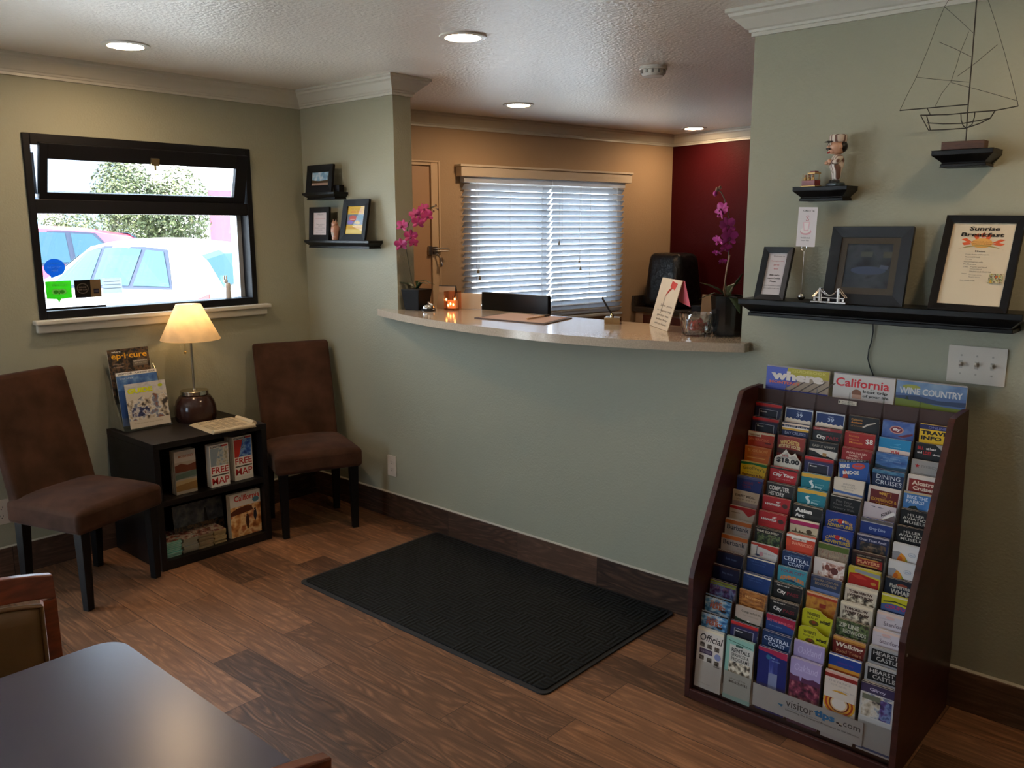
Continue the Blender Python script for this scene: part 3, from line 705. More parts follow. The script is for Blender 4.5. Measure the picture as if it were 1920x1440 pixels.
def mapops(col, pic):
    return [('r', 4, 5, 96, 14, I('#2c2c34')), ('t', 'SAN FRANCISCO', 8, 6.5, 60, 12, I('#e8e4da'), .02), ('r', 66, 5, 96, 14, I('#b02a20')), ('r', 4, 16, 96, 108, pic), ('g', [(4, 16), (52, 16), (26, 108), (4, 108)], col), ('r', 4, 108, 96, 212, I('#ece6da')), ('t', 'FREE', 6, 114, 95, 146, I('#b81c18'), .015), ('r', 5, 154, 95, 161, I('#4a4a40')), ('t', 'MAP', 6, 168, 95, 203, I('#b81c18'), .012)]
for k in range(5):
    lab = 'front free city map of the middle stack on the upper shelf, pale picture' if k == 0 else 'spare free map behind the front one in the middle upper shelf stack'
    shelf_card('folded_map', .472-.0095*k, .043+.001*k, FS+.217, .104, .216, .0085, mapops(I('#8c9aa0'), printmat('palecity', ['#7a8c98', '#a8b0b0', '#c8c0a8', '#8c8468'], 40)) if k == 0 else [], I('#e4ddcf'), lab, 'free maps on the cabinet upper shelf', cat='map')
for k in range(7):
    lab = 'front free city map of the right stack on the upper shelf, red and blue' if k == 0 else 'spare free map behind the front one in the right upper shelf stack'
    shelf_card('folded_map', .455-.0095*k, .186-.002*k, FS+.232, .106, .231, .0085, mapops(I('#b83024'), printmat('bluecity', ['#1c3a8c', '#3a6ab8', '#8cb0d8', '#1c2450'], 30)) if k == 0 else [], I('#e4ddcf'), lab, 'free maps on the cabinet upper shelf', cat='map')
# lower shelf
for k in range(4):
    lab = 'front travel magazine with red title on the cabinet bottom shelf' if k == 0 else 'spare travel magazine behind the front one on the cabinet bottom shelf'
    ops = [('r', 0, 0, 100, 70, I('#d8d4cc')), ('r', 0, 70, 100, 232, P_beach), ('g', [(0, 96), (20, 80), (46, 74), (70, 78), (74, 104), (30, 112), (0, 116)], I('#5a2c1a')), ('t', 'California', 14, 10, 97, 42, I('#c0281c'), .02), ('e', 84, 50, 11, 14, I('#4a7c90')), ('g', [(50, 130), (58, 128), (60, 160), (56, 200), (52, 200), (48, 160)], I('#3a1c14')), ('e', 54, 124, 3.5, 5, I('#3a1c14')), ('g', [(76, 110), (84, 108), (86, 140), (80, 168), (74, 140)], I('#1c2030')), ('e', 80, 102, 3.5, 5, I('#2a1c18'))] if k == 0 else [('t', 'C', 2, 10, 14, 42, I('#c0281c'), .02)]
    shelf_card('magazine', .458-.0065*k, .180-.002*k, .0470+.233, .176, .2325, .005, ops, I('#cfc8bb'), lab, 'travel magazines on the cabinet bottom shelf', cat='magazine')
dk = shelf_card('brochure', .335, -.02, .0465+.205, .27, .204, .004, [('r', 0, 0, 100, 110, printmat('greyview', ['#2c3038', '#4a5058', '#6a6a68'], 25)), ('r', 0, 110, 100, 204, P_dark), ('g', [(60, 110), (62, 40), (65, 40), (68, 110)], I('#141414'))], I('#2a2a2e'), 'wide dark picture leaflet standing at the back of the cabinet bottom shelf', None, -6)
bk_cols = [('teal edged', '#4a8c84', -.225, 9, '#8cb8ac', .085, .185), ('grey blue', '#6c7c84', -.135, 8, '#8a8678', .08, .18), ('tan', '#8c7458', -.052, 8, '#8c7c60', .078, .18), ('cream', '#9c8458', .025, 8, '#a08c64', .066, .18)]
for nm_, c1, y, n, c2, ww, dp in bk_cols:
    for k in range(n):
        m = MB().box(-dp/2, dp/2, -ww/2, ww/2, 0, .0085, mat('booklet_edge_'+nm_.replace(' ', '_'), lin(c2)[:3], .7))
        m.poly([(-dp/2, -ww/2, .0086), (dp/2, -ww/2, .0086), (dp/2, ww/2, .0086), (-dp/2, ww/2, .0086)], I(c1) if k < n-1 else printmat('cover_'+nm_.replace(' ', ''), [c1, '#c8bca8', '#8c3a24', '#3a2c28'], 40, seed=y*30))
        if nm_ == 'teal edged': m.box(dp/2-.001, dp/2+.0002, -ww/2, ww/2, .006, .0084, I('#4aa898'))
        o = m.build('booklet', None, (CX0+.372+rnd.uniform(-.004, .004), CY0+y+rnd.uniform(-.002, .002), .0465+.009*k), (0, 0, R(rnd.uniform(-2, 2))))
        pos = {'teal edged': 'leftmost', 'grey blue': 'second', 'tan': 'third', 'cream': 'rightmost'}[nm_]
        tag(o, ('topmost booklet of the %s %s stack lying on the bottom shelf' if k == n-1 else '%s %s stack booklet lying under the topmost on the bottom shelf') % (pos, nm_), 'booklet', 'booklets lying on the cabinet bottom shelf')

# ================================================================== WALL SHELVES, FRAMES, ORNAMENTS
shelfm = mat('satin_black_lacquer', (.005, .005, .005), rough=.35, spec=.25)
framem = mat('black_frame_wood', (.006, .006, .0065), rough=.5, spec=.2)
bluegrey = mat('slate_black_frame', (.014, .017, .022), rough=.42, spec=.35)
pglass = glassmat('picture_glass', (.98, .98, .98), .006)
def ledge(x0, x1, zt, d, h, label):
    prof = [(0, 0), (0, -.30), (.12, -.36), (.55, -.62), (.72, -.72), (.72, -.80), (.62, -.82), (.62, -1.0)]
    ins = d*.30; m = MB(); vs_ = []; fs = []
    for a, b in prof:
        e = a*ins
        for p in ((x0+e, -.0005), (x0+e, -(d-e)), (x1-e, -(d-e)), (x1-e, -.0005)): vs_.append((p[0]-(x0+x1)/2, p[1], b*h))
    n = len(prof)
    for i in range(n-1):
        for j in range(4): fs.append((i*4+j, i*4+(j+1) % 4, i*4+4+(j+1) % 4, i*4+4+j)[::-1])
    fs.append((0, 1, 2, 3)[::-1]); fs.append(tuple((n-1)*4+j for j in range(4)))
    m.add(vs_, fs, shelfm)
    o = m.build('wall_shelf', None, ((x0+x1)/2, 0, zt), None, bevel=.0015)
    return tag(o, label, 'shelf', 'black moulded wall shelves')
ledge(.126, .425, 1.827, .10, .040, 'small black wall shelf, the upper of two left of the counter opening')
ledge(.126, .712, 1.562, .10, .043, 'longer black wall shelf, the lower of two left of the counter opening')
ledge(2.886, 3.800, 1.372, .145, .062, 'longest black wall shelf, holding three frames above the brochure rack')
ledge(3.049, 3.239, 1.766, .10, .048, 'small black wall shelf carrying the bobblehead figurine')
ledge(3.499, 3.672, 1.861, .115, .050, 'small black wall shelf carrying the wire sailing ship')

def frame(w, h, b, t, cx, z, y, lean, m, ops, base, label, rz=0, matb=None, cat='picture frame', roll=0):
    """standing picture frame, bottom centre at cx,y,z leaning back; b = border width"""
    root = thing('picture_frame', label, cat, (cx, y, z), (R(-lean), R(roll), R(rz)))
    f = MB()
    f.prism([(-w/2, 0, 0), (w/2, 0, 0), (w/2-b, .004, b), (-w/2+b, .004, b)], (0, t, 0), m)
    f.prism([(-w/2, 0, h), (-w/2+b, .004, h-b), (w/2-b, .004, h-b), (w/2, 0, h)], (0, t, 0), m)
    f.prism([(-w/2, 0, 0), (-w/2+b, .004, b), (-w/2+b, .004, h-b), (-w/2, 0, h)], (0, t, 0), m)
    f.prism([(w/2, 0, 0), (w/2, 0, h), (w/2-b, .004, h-b), (w/2-b, .004, b)], (0, t, 0), m)
    f.build('frame_border', root, bevel=.001)
    MB().box(-w/2+.004, w/2-.004, t-.001, t+.003, .004, h-.004, m).build('backing_board', root)
    pw, ph = w-2*b, h-2*b
    if matb:
        mm, mw = matb; q = MB()
        q.box(-pw/2, pw/2, .0075, .009, b, b+mw, mm).box(-pw/2, pw/2, .0075, .009, h-b-mw, h-b, mm).box(-pw/2, -pw/2+mw, .0075, .009, b+mw, h-b-mw, mm).box(pw/2-mw, pw/2, .0075, .009, b+mw, h-b-mw, mm)
        q.build('mat_board', root)
    c = MB(); card(c, pw, ph, .001, ops, base); c.build('picture', root, (-pw/2, .0105, h-b))
    MB().box(-pw/2+.0002, pw/2-.0002, .0055, .0062, b+.0002, h-b-.0002, pglass).build('glazing', root)
    MB().prism([(-.02, t+.003, h*.62), (.02, t+.003, h*.62), (.025, t+.003+.03, .004), (-.025, t+.003+.03, .004)], (0, .002, 0), m).build('easel_leg', root)
    return root
W_ = I('#e6e0da'); K_ = I('#2a2826')
frame(.242, .154, .040, .014, .264, 1.8275, -.088, 8, framem, [('r', 0, 0, 100, 76, printmat('harboursky', ['#4a7ca8', '#8cb0c8', '#d8dcdc'], 22)), ('g', [(0, 42), (40, 48), (100, 44), (100, 76), (0, 76)], I('#4a3c24')), ('r', 0, 60, 100, 76, I('#a08474')), ('r', 88, 20, 91, 46, I('#3a3a3a'))], W_, 'small black frame with a harbour landscape on the upper left shelf')
tag(MB().box(-.022, .022, -.02, .02, 0, .038, framem).build('small_box', None, (.393, -.040, 1.8275), (0, 0, R(8)), bevel=.002), 'tiny black box behind the harbour picture on the upper left shelf', 'box')
frame(.188, .185, .030, .013, .236, 1.5625, -.078, 4, framem, [('t', 'Welcome', 28, 8, 72, 14, K_), ('t', 'to the guests of our house', 12, 30, 88, 36, I('#b8646c')), ('t', 'Check out time is', 20, 62, 80, 67, K_), ('t', 'eleven', 36, 72, 64, 77, K_), ('t', 'Breakfast is served daily', 14, 84, 86, 89, K_), ('t', 'in the lobby', 34, 95, 66, 100, K_), ('t', 'thank you for staying', 18, 110, 82, 114, K_)], I('#dcd0d0'), 'dark frame with a pale lilac notice on the lower left shelf')
frame(.222, .226, .036, .014, .548, 1.5625, -.086, 11, framem, [('r', 0, 0, 100, 150, I('#d8b030')), ('t', 'Ask us about', 18, 8, 82, 18, I('#b88a20')), ('t', 'LOCAL TOURS', 18, 24, 82, 36, I('#c8602a'), .02), ('r', 0, 44, 100, 102, I('#6c7884')), ('e', 34, 66, 22, 16, I('#b84a34')), ('e', 78, 62, 16, 14, I('#3a6c74')), ('e', 22, 88, 18, 10, I('#7a68b8')), ('g', [(40, 92), (64, 78), (84, 92), (70, 100)], I('#c8a83c')), ('r', 20, 70, 46, 74, I('#e0d0c0')), ('t', 'Discounts here', 14, 112, 86, 122, I('#c8802a')), ('r', 0, 128, 100, 150, I('#e0c868'))], I('#d8b030'), 'black frame with a yellow poster on the lower left shelf')
fg = thing('owl_figurine', 'small tan and white bird figurine between the two lower left frames', 'figurine', (.388, -.070, 1.5625))
tanc = mat('tan_ceramic', (.42, .22, .15), .35); whc = mat('white_ceramic', (.55, .48, .44), .3)
MB().lathe([(.018, 0), (.022, .006), (.021, .03), (.027, .05), (.026, .068), (.018, .082), (.0001, .088)], tanc, 20).build('body', fg, smooth=60)
hb = MB().ball((0, -.004, .088), (.020, .018, .018), tanc, 14, 9)
hb.lathe([(.006, .0), (.0001, .016)], tanc, 8, T(-.012, -.004, .100)).lathe([(.006, .0), (.0001, .016)], tanc, 8, T(.012, -.004, .100)); hb.build('head', fg, smooth=60)
MB().ball((0, -.014, .040), (.014, .012, .028), whc, 12, 8).build('white_breast', fg, smooth=60)

# right wall: three frames
frame(.112, .198, .020, .016, 2.990, 1.3725, -.122, 20, bluegrey, [('t', 'Welcome to', 26, 9, 86, 14, K_), ('t', 'Tonight we', 18, 28, 86, 34, I('#c06a70')), ('t', 'serve', 36, 42, 66, 48, I('#c06a70')), ('t', 'tea', 40, 56, 62, 62, I('#c06a70')), ('t', 'Milk and a', 26, 80, 78, 86, K_, .02), ('t', 'warm Cookie', 18, 92, 84, 98, K_, .02), ('t', 'Please', 34, 104, 66, 110, K_, .02), ('t', 'ask at the counter for a plate', 8, 120, 92, 126, K_), ('t', 'and a napkin to take away', 8, 130, 92, 136, K_)], I('#d8d2d4'), 'small slate grey frame with a printed notice at the left end of the long shelf')
reflprint = printmat('roomreflection', ['#141820', '#222a34', '#2c343c', '#3a4048', '#1a1e26'], 14)  # dim reflection of the room, painted into the dark picture's colours
frame(.266, .266, .036, .018, 3.315, 1.3725, -.115, 14, bluegrey, [('r', 0, 0, 100, 200, reflprint), ('e', 52, 112, 30, 14, I('#3c4860')), ('g', [(72, 92), (86, 96), (84, 108), (70, 104)], I('#4a5468')), ('r', 36, 48, 56, 66, I('#4a5048')), ('r', 74, 48, 94, 68, I('#4a4c40'))], I('#20262e'), 'wide slate black frame, dark picture with painted room reflection, middle of the long shelf', matb=(mat('olive_mat_board', (.055, .040, .022), .6), .022))
sunm = I('#e8863c'); sunr = I('#e0643a'); olive = I('#a89a58')
ops3 = [('g', [(18, 54), (26, 50), (34, 60), (40, 66), (30, 64)], sunr), ('g', [(20, 66), (30, 62), (36, 70), (24, 74)], sunr), ('g', [(88, 54), (80, 52), (70, 62), (66, 66), (78, 64)], sunr), ('g', [(88, 68), (76, 62), (70, 70), (82, 74)], sunr), ('g', [(36, 40), (44, 34), (46, 50), (42, 56)], sunr), ('g', [(66, 40), (60, 32), (56, 50), (62, 56)], sunr), ('g', [(48, 36), (54, 30), (56, 46), (50, 48)], sunr),
        ('e', 52, 66, 17, 16, I('#e8b060')), ('g', [(16, 86), (28, 78), (42, 73), (52, 72), (64, 73), (76, 78), (88, 86), (76, 81), (64, 77), (52, 76), (42, 77), (28, 81)], olive), ('r', 20, 82, 86, 96, I('#e2d6bc')),
        ('t', 'Sunrise', 28, 12, 76, 25, K_, .025, .15), ('t', 'Breakfast', 16, 32, 84, 45, K_, .025, .15), ('t', 'Served daily', 36, 60, 68, 64, I('#8a4a20')), ('t', '6:30am - 9:30am', 33, 67, 71, 71, I('#8a4a20')), ('t', 'Menu', 44, 90, 60, 95, K_, .02),
        ('t', 'Fresh fruits and yogurts', 30, 102, 68, 106, K_), ('t', 'Assorted breads', 30, 110, 54, 114, K_), ('t', 'Cereal', 30, 118, 42, 121, K_), ('t', 'Hot cinnamon rolls', 30, 126, 60, 130, K_), ('t', 'Muffins etc', 30, 134, 50, 138, K_), ('t', 'Coffee', 30, 143, 38, 147, K_), ('t', 'Regular and decaf', 42, 143, 68, 147, K_), ('t', 'House blend', 42, 150, 60, 153, K_), ('t', 'Herbal and black tea', 42, 157, 76, 161, K_), ('t', 'Juices', 30, 165, 38, 169, K_), ('t', 'Orange juice', 42, 169, 62, 172, K_), ('t', 'Apple juice', 42, 176, 60, 179, K_), ('t', 'Ice cold milk', 30, 187, 54, 191, K_),
        ('r', 74, 164, 96, 194, printmat('cartoonfruit', ['#d8a83c', '#5a8c5c', '#e8d8b0', '#3c5a4c', '#c86a3c'], 110))]
frame(.222, .312, .022, .022, 3.643, 1.3725, -.138, 21, framem, ops3, I('#e2d6bc'), 'large black frame with the cream breakfast menu at the right of the long shelf', roll=1.0, rz=0)

# card clip stand and its paper note
cst = thing('note_stand', 'thin wire note stand with a steel ball foot on the long shelf', 'stand', (3.092, -.072, 1.3725))
MB().ball((0, 0, .0135), .0135, chrome, 16, 10).build('ball_foot', cst, smooth=60)
wr = [(0, 0, .026), (.001, 0, .17)]+[(.009*math.cos(a), 0, .184+.012*math.sin(a)) for a in [R(-90+30*i) for i in range(16)]]
MB().tube(wr, .0010, chrome, 6).build('wire_clip', cst, smooth=60)
mn = card(MB(), .068, .136, .0006, [('t', 'Coffee & Tea', 24, 9, 84, 15, K_, .02), ('e', 46, 84, 30, 12, I('#d8a8b0')), ('e', 44, 80, 26, 10, I('#e8e2e0')), ('g', [(28, 52), (66, 50), (60, 82), (36, 82)], I('#e4c0c8')), ('g', [(34, 54), (60, 53), (56, 78), (39, 78)], I('#ece4e4')), ('t', 'S', 42, 28, 60, 48, I('#c89098')), ('t', 'Available at all', 22, 102, 72, 108, K_), ('t', 'hours daily', 26, 112, 68, 118, K_)], I('#dcd6d8'))
tag(mn.build('paper_note', None, (3.066, -.0745, 1.698), (0, R(1.5), 0)), 'white paper note with a red cup sketch clipped on the wire stand', 'note')
# miniature bridge
bg = thing('bridge_model', 'silver miniature suspension bridge on the long shelf', 'ornament', (3.215, -.128, 1.3725), R(-3))
silver = mat('polished_pewter', (.62, .56, .52), .18, 1)
m = MB().box(-.062, .062, -.012, .012, 0, .006, silver).box(-.055, .055, -.006, .006, .016, .020, silver)
for x in (-.05, 0, .05): m.box(x-.004, x+.004, -.006, .006, .006, .016, silver)
m.build('deck', bg, bevel=.001)
for x in (-.032, .032):
    MB().box(x-.003, x+.003, -.009, -.005, .006, .052, silver).box(x-.003, x+.003, .005, .009, .006, .052, silver).box(x-.003, x+.003, -.005, .005, .046, .050, silver).box(x-.003, x+.003, -.005, .005, .032, .035, silver).build('tower', bg)
for y in (-.007, .007):
    pts = [(-.058, y, .020), (-.045, y, .034), (-.032, y, .051)]+[(x, y, .026+.025*(x/.032)**2) for x in (-.02, -.01, 0, .01, .02)]+[(.032, y, .051), (.045, y, .034), (.058, y, .020)]
    MB().tube(pts, .0016, silver, 6).build('main_cable', bg)
# cord under the long shelf
cw = [at(1637, 604, 1, -.012), at(1637, 622, 1, -.006), at(1634, 640, 1, -.006), at(1629, 655, 1, -.006), at(1627, 672, 1, -.006), at(1631, 688, 1, -.006), at(1636, 700, 1, -.008), at(1641, 716, 1, -.02), at(1643, 745, 1, -.03)]
tag(MB().tube(cw, .0022, mat('black_cable', (.01, .01, .01), .5), 8).build('hanging_cable', smooth=60), 'thin black cable hanging on the wall below the long shelf', 'cable')

# bobblehead
bob = thing('bobblehead', 'painted bobblehead figurine in a striped uniform on the small shelf', 'figurine', (3.182, -.056, 1.7665), R(-52))
skin = mat('painted_skin', (.60, .34, .22), .35)
strp = bpy.data.materials.new('striped_uniform'); strp.use_nodes = True
_nt = strp.node_tree; _b = _nt.nodes['Principled BSDF']; _tc = _nt.nodes.new('ShaderNodeTexCoord'); _w = _nt.nodes.new('ShaderNodeTexWave'); _w.inputs['Scale'].default_value = 26
_cr = _nt.nodes.new('ShaderNodeValToRGB'); _cr.color_ramp.elements[0].position = .15; _cr.color_ramp.elements[0].color = (.16, .08, .06, 1); _cr.color_ramp.elements[1].position = .4; _cr.color_ramp.elements[1].color = (.66, .58, .50, 1)
_nt.links.new(_tc.outputs['Object'], _w.inputs['Vector']); _nt.links.new(_w.outputs['Fac'], _cr.inputs[0]); _nt.links.new(_cr.outputs[0], _b.inputs['Base Color']); _b.inputs['Roughness'].default_value = .4
MB().lathe([(.040, 0), (.040, .008), (.036, .011)], mat('dark_teal_paint', (.03, .05, .06), .4), 28, Matrix.Diagonal((1, .75, 1, 1))).build('base', bob, smooth=40)
# figure faces local -y; one skinned body
def skinned(name, verts, edges, radii, m, parent, sub=2):
    me = bpy.data.meshes.new(name); me.from_pydata(verts, edges, []); me.update(); me.materials.append(m)
    o = bpy.data.objects.new(name, me); COL.objects.link(o); o.parent = parent
    md = o.modifiers.new('Skin', 'SKIN'); md.use_smooth_shade = True
    sv = me.skin_vertices[0].data
    for i, r in enumerate(radii): sv[i].radius = (r, r) if not hasattr(r, '__len__') else r; sv[i].use_root = (i == 0)
    if sub: s_ = o.modifiers.new('Subdivision', 'SUBSURF'); s_.levels = sub; s_.render_levels = sub
    return o
bv = [(0, 0, .058), (0, 0, .074), (0, .001, .092), (0, 0, .103), (-.013, 0, .050), (-.014, 0, .032), (-.014, 0, .016), (.013, 0, .050), (.014, 0, .032), (.014, 0, .016),
      (-.022, .001, .094), (-.030, -.006, .080), (-.014, -.024, .078), (.022, .001, .094), (.030, -.006, .080), (.014, -.024, .079)]
be = [(0, 1), (1, 2), (2, 3), (0, 4), (4, 5), (5, 6), (0, 7), (7, 8), (8, 9), (2, 10), (10, 11), (11, 12), (2, 13), (13, 14), (14, 15)]
skinned('body', bv, be, [.024, .025, .024, .012, .014, .0125, .0105, .014, .0125, .0105, .012, .0105, .0085, .012, .0105, .0085], strp, bob)
hm = MB().ball((-.004, -.026, .078), (.011, .008, .009), skin, 12, 8).ball((.007, -.027, .081), (.011, .008, .009), skin, 12, 8)
for i in range(4): hm.tube([(-.012+.007*i, -.032, .083), (-.013+.007*i, -.036, .078), (-.010+.007*i, -.034, .073)], .0026, skin, 6)
hm.build('clasped_hands', bob, smooth=60)
blackp = mat('black_paint', (.012, .011, .011), .35)
for s in (-1, 1): MB().ball((s*.014, -.005, .0155), (.009, .015, .007), blackp, 12, 8).build('shoe', bob, smooth=60)
hd = MB().ball((0, 0, .130), (.027, .029, .026), skin, 24, 16).ball((0, -.029, .130), (.006, .008, .006), skin, 10, 8)
for s in (-1, 1): hd.ball((s*.027, .002, .129), (.004, .006, .008), skin, 10, 8)
hd.ball((0, -.018, .116), (.014, .012, .010), skin, 14, 10)
hdo = hd.build('head', bob, smooth=60)
MB().ball((0, .012, .131), (.0285, .020, .022), blackp, 16, 10).build('hair', hdo, smooth=60)
for s in (-1, 1):
    MB().ball((s*.010, -.0275, .138), (.005, .003, .004), whc, 10, 6).build('eye', hdo, smooth=60)
    MB().ball((s*.010, -.030, .138), (.002, .0015, .0022), blackp, 8, 6).build('pupil', hdo, smooth=60)
    MB().tube([(s*.004, -.030, .144), (s*.011, -.0295, .147), (s*.017, -.026, .144)], .0015, blackp, 6).build('eyebrow', hdo)
MB().tube([(-.013, -.029, .1215), (-.006, -.035, .1245), (0, -.036, .1235), (.006, -.035, .1245), (.013, -.029, .1215)], .0030, blackp, 8).build('moustache', hdo, smooth=60)
MB().tube([(-.009, -.029, .113), (0, -.032, .110), (.009, -.029, .113)], .0028, mat('red_paint', (.4, .03, .03), .35), 8).build('mouth', hdo, smooth=60)
cpm = MB().lathe([(.0275, .145), (.0285, .150), (.029, .166), (.026, .170), (.0001, .170)], strp, 28).box(-.018, .018, -.040, -.020, .146, .1485, blackp)
cpm.build('cap', hdo, smooth=50)
# miniature cable car with passengers
tr = thing('cable_car_model', 'dark red miniature cable car ornament beside the bobblehead', 'ornament', (3.098, -.062, 1.7665), R(-20))
dred = mat('dark_red_paint', (.16, .02, .02), .4); gold = mat('gold_paint', (.50, .32, .12), .35, .6)
MB().box(-.030, .030, -.014, .014, .004, .022, dred).build('car_body', tr, bevel=.002)
MB().box(-.033, .033, -.016, .016, .0005, .004, gold).build('running_board', tr)
p_ = MB()
for x in (-.026, -.002, .024):
    for y in (-.012, .012): p_.tube([(x, y, .022), (x, y, .043)], .0012, gold, 6)
p_.build('roof_posts', tr)
MB().box(-.004, .030, -.015, .015, .043, .048, gold).box(.002, .024, -.009, .009, .048, .053, dred).build('roof', tr, bevel=.001)
for x, y in ((-.020, -.006), (-.011, .004), (.012, -.004)):
    MB().lathe([(.005, .022), (.0055, .030), (.003, .034)], gold, 10, T(x, y, 0)).ball((x, y, .038), .0042, skin, 10, 8).build('passenger', tr, smooth=60)

# wire sailing ship
SY = -.085
wire = mat('dark_bronze_wire', (.030, .028, .022), .45, .6)
ship = thing('wire_ship', 'wire outline sailing ship sculpture on its small wall shelf', 'sculpture', (3.586, SY, 1.8615))
def zp(x, y, dy=0): p = at(1640+x/4.364, y/4.364, 1, SY+dy); return p-Vector((3.586, SY, 1.8615))
blk = mat('walnut_block', (.070, .030, .015), .5, var=(40, .3, (1, 5, 5)))
MB().box(-.062, .058, -.022, .028, .0003, .0245, blk).build('base_block', ship, bevel=.001)
MB().tube([Vector((zp(745, 1170).x, 0, .024)), zp(760, 920), zp(800, 440), zp(836, -14), zp(838, -40)], .0019, wire, 8).build('mast', ship)
def wires(name, lines, r=.0012):
    m = MB()
    for L_ in lines: m.tube([zp(*p) for p in L_], r, wire, 6)
    return m.build(name, ship)
wires('hull', [[(375, 942), (600, 938), (760, 922), (985, 905)], [(375, 942, -.012), (440, 1065), (560, 1062), (750, 1048), (860, 1010), (945, 968), (985, 905)], [(425, 945, .02), (455, 1062)], [(430, 1005, -.014), (560, 1014, -.02), (720, 1010, -.02), (860, 985, -.012), (945, 968)], [(705, 930, .02), (708, 985, .02), (725, 1030, .006), (750, 1048)], [(820, 915, -.02), (816, 960, -.02), (795, 1020, -.006), (750, 1048)], [(375, 942), (425, 945, .02), (705, 930, .022), (820, 915, .02), (985, 905)]], .0016)
wires('boom_and_bowsprit', [[(205, 905), (765, 855)], [(985, 905), (1175, 868)], [(430, 885), (455, 940)]], .0016)
wires('mainsail', [[(205, 905), (270, 770), (340, 635), (430, 420), (520, 180), (572, 55), (610, -10)], [(570, 55), (690, 160), (805, 268)], [(340, 632), (560, 655), (770, 672)], [(528, 345), (660, 400), (790, 465)]], .0007)
wires('foresail', [[(1175, 868), (1120, 640), (1062, 430), (985, 170), (925, -10)], [(1168, 825), (900, 748), (625, 675)], [(675, 625), (820, 520), (1005, 365)], [(495, 872), (545, 770), (625, 665), (668, 540), (702, 425), (770, 260)], [(1168, 825), (1175, 868)]], .0007)

# switch plate and outlets
def plate(name, label, cat, loc, rz, w, h): 
    t = thing(name, label, cat, loc, R(rz))
    MB().prism([(-w/2, 0, -h/2), (w/2, 0, -h/2), (w/2, 0, h/2), (-w/2, 0, h/2)], (0, -.005, 0), ivory).build('cover_plate', t, bevel=.003, seg=2)
    return t
ivory = mat('ivory_plastic', (.62, .56, .48), .35)
screw = mat('painted_screw', (.42, .38, .32), .4)
sw = plate('light_switch', 'ivory three toggle light switch plate on the right wall', 'light switch', (3.658, 0, 1.188), 0, .171, .121)
for i, x in enumerate((-.046, 0, .046)):
    MB().box(x-.005, x+.005, -.0062, -.005, -.012, .012, screw).build('switch_slot', sw)
    MB().frustum(.0045, .006, .0035, .004, 0, .016, ivory, T(x, -.005, .0) @ RX(70 if i != 1 else 66)).build('toggle', sw, bevel=.001)
    sc_ = MB()
    for z in (-.030, .030): sc_.lathe([(.003, 0), (.003, .0012)], screw, 10, T(x, -.005, z) @ RX(90))
    sc_.build('screws', sw)
def outlet(loc, rz, label):
    t = plate('power_outlet', label, 'outlet', loc, rz, .072, .118)
    for z in (-.021, .021):
        q = MB().prism(rrect(-.015, .015, -.014, .014, .008, 0), (0, 0, .0014), ivory, T(0, -.0049, z) @ RX(90)); rec = q.build('receptacle', t)
        MB().box(-.0065, -.0045, -.0068, -.0062, z-.001, z+.007, blackp).box(.0045, .0065, -.0068, -.0062, z-.001, z+.007, blackp).box(-.002, .002, -.0068, -.0062, z-.009, z-.005, blackp).build('slots', rec)
    return t
outlet((.737, 0, .305), 0, 'pale power outlet low on the counter wall beside the corner chair')
outlet((0, -1.768, .318), 90, 'pale power outlet low on the left wall behind the left suede chair')

# ================================================================== ON THE COUNTER
petal = mat('magenta_petal', (.42, .03, .17), .5, sheen=.2); petal2 = mat('purple_petal', (.36, .02, .22), .5, sheen=.2)
lipm = mat('dark_orchid_lip', (.16, .005, .05), .45); leafm = mat('orchid_leaf', (.030, .055, .018), .38); stemm = mat('orchid_stem', (.05, .055, .025), .5); stemtan = mat('bamboo_stake', (.28, .17, .09), .5)
budm = mat('orchid_bud', (.16, .08, .05), .5); blackpot = mat('black_glazed_pot', (.008, .008, .009), .12, coat=.4); blackmatte = mat('black_matte_pot', (.006, .006, .006), .5, spec=.2); soil = mat('bark_soil', (.03, .02, .013), .9, bump=(120, 1, .01))
def petal_mesh(mb, M, l, w, m, cup=.25):
    n = 6; vs_ = []; fs = []
    for i in range(n+1):
        u = i/n; ww = w*(.30 if i == 0 else .75*math.sin(math.pi*min(1, .10+.82*u))**.45); zz = cup*l*(u*u)
        for k in (-1, -.5, 0, .5, 1): vs_.append((ww*k*.5, l*u, zz-abs(k)*w*.10))
    for i in range(n):
        for j in range(4): fs.append((i*5+j, i*5+j+1, i*5+6+j, i*5+5+j))
    mb.add(vs_, fs, m, M)
def flower(parent, p, face, r, m, roll=0):
    """orchid bloom at p (parent space) facing direction face"""
    q = Vector(face).normalized().to_track_quat('Z', 'Y').to_matrix().to_4x4()
    M = Matrix.Translation(p) @ q @ RZ(roll); b = MB()
    for a, l, w in ((0, 1, .75), (125, .95, .7), (235, .95, .7)): petal_mesh(b, M @ RZ(a), r*l, r*w, m, .12)
    for a in (62, -62): petal_mesh(b, M @ RZ(a) @ T(0, 0, .001), r*1.05, r*1.25, m, .2)
    o = b.build('flower', parent, smooth=180)
    MB().ball((0, -r*.12, r*.16), (r*.18, r*.24, r*.20), lipm, 10, 8, M).build('lip', o, smooth=180)
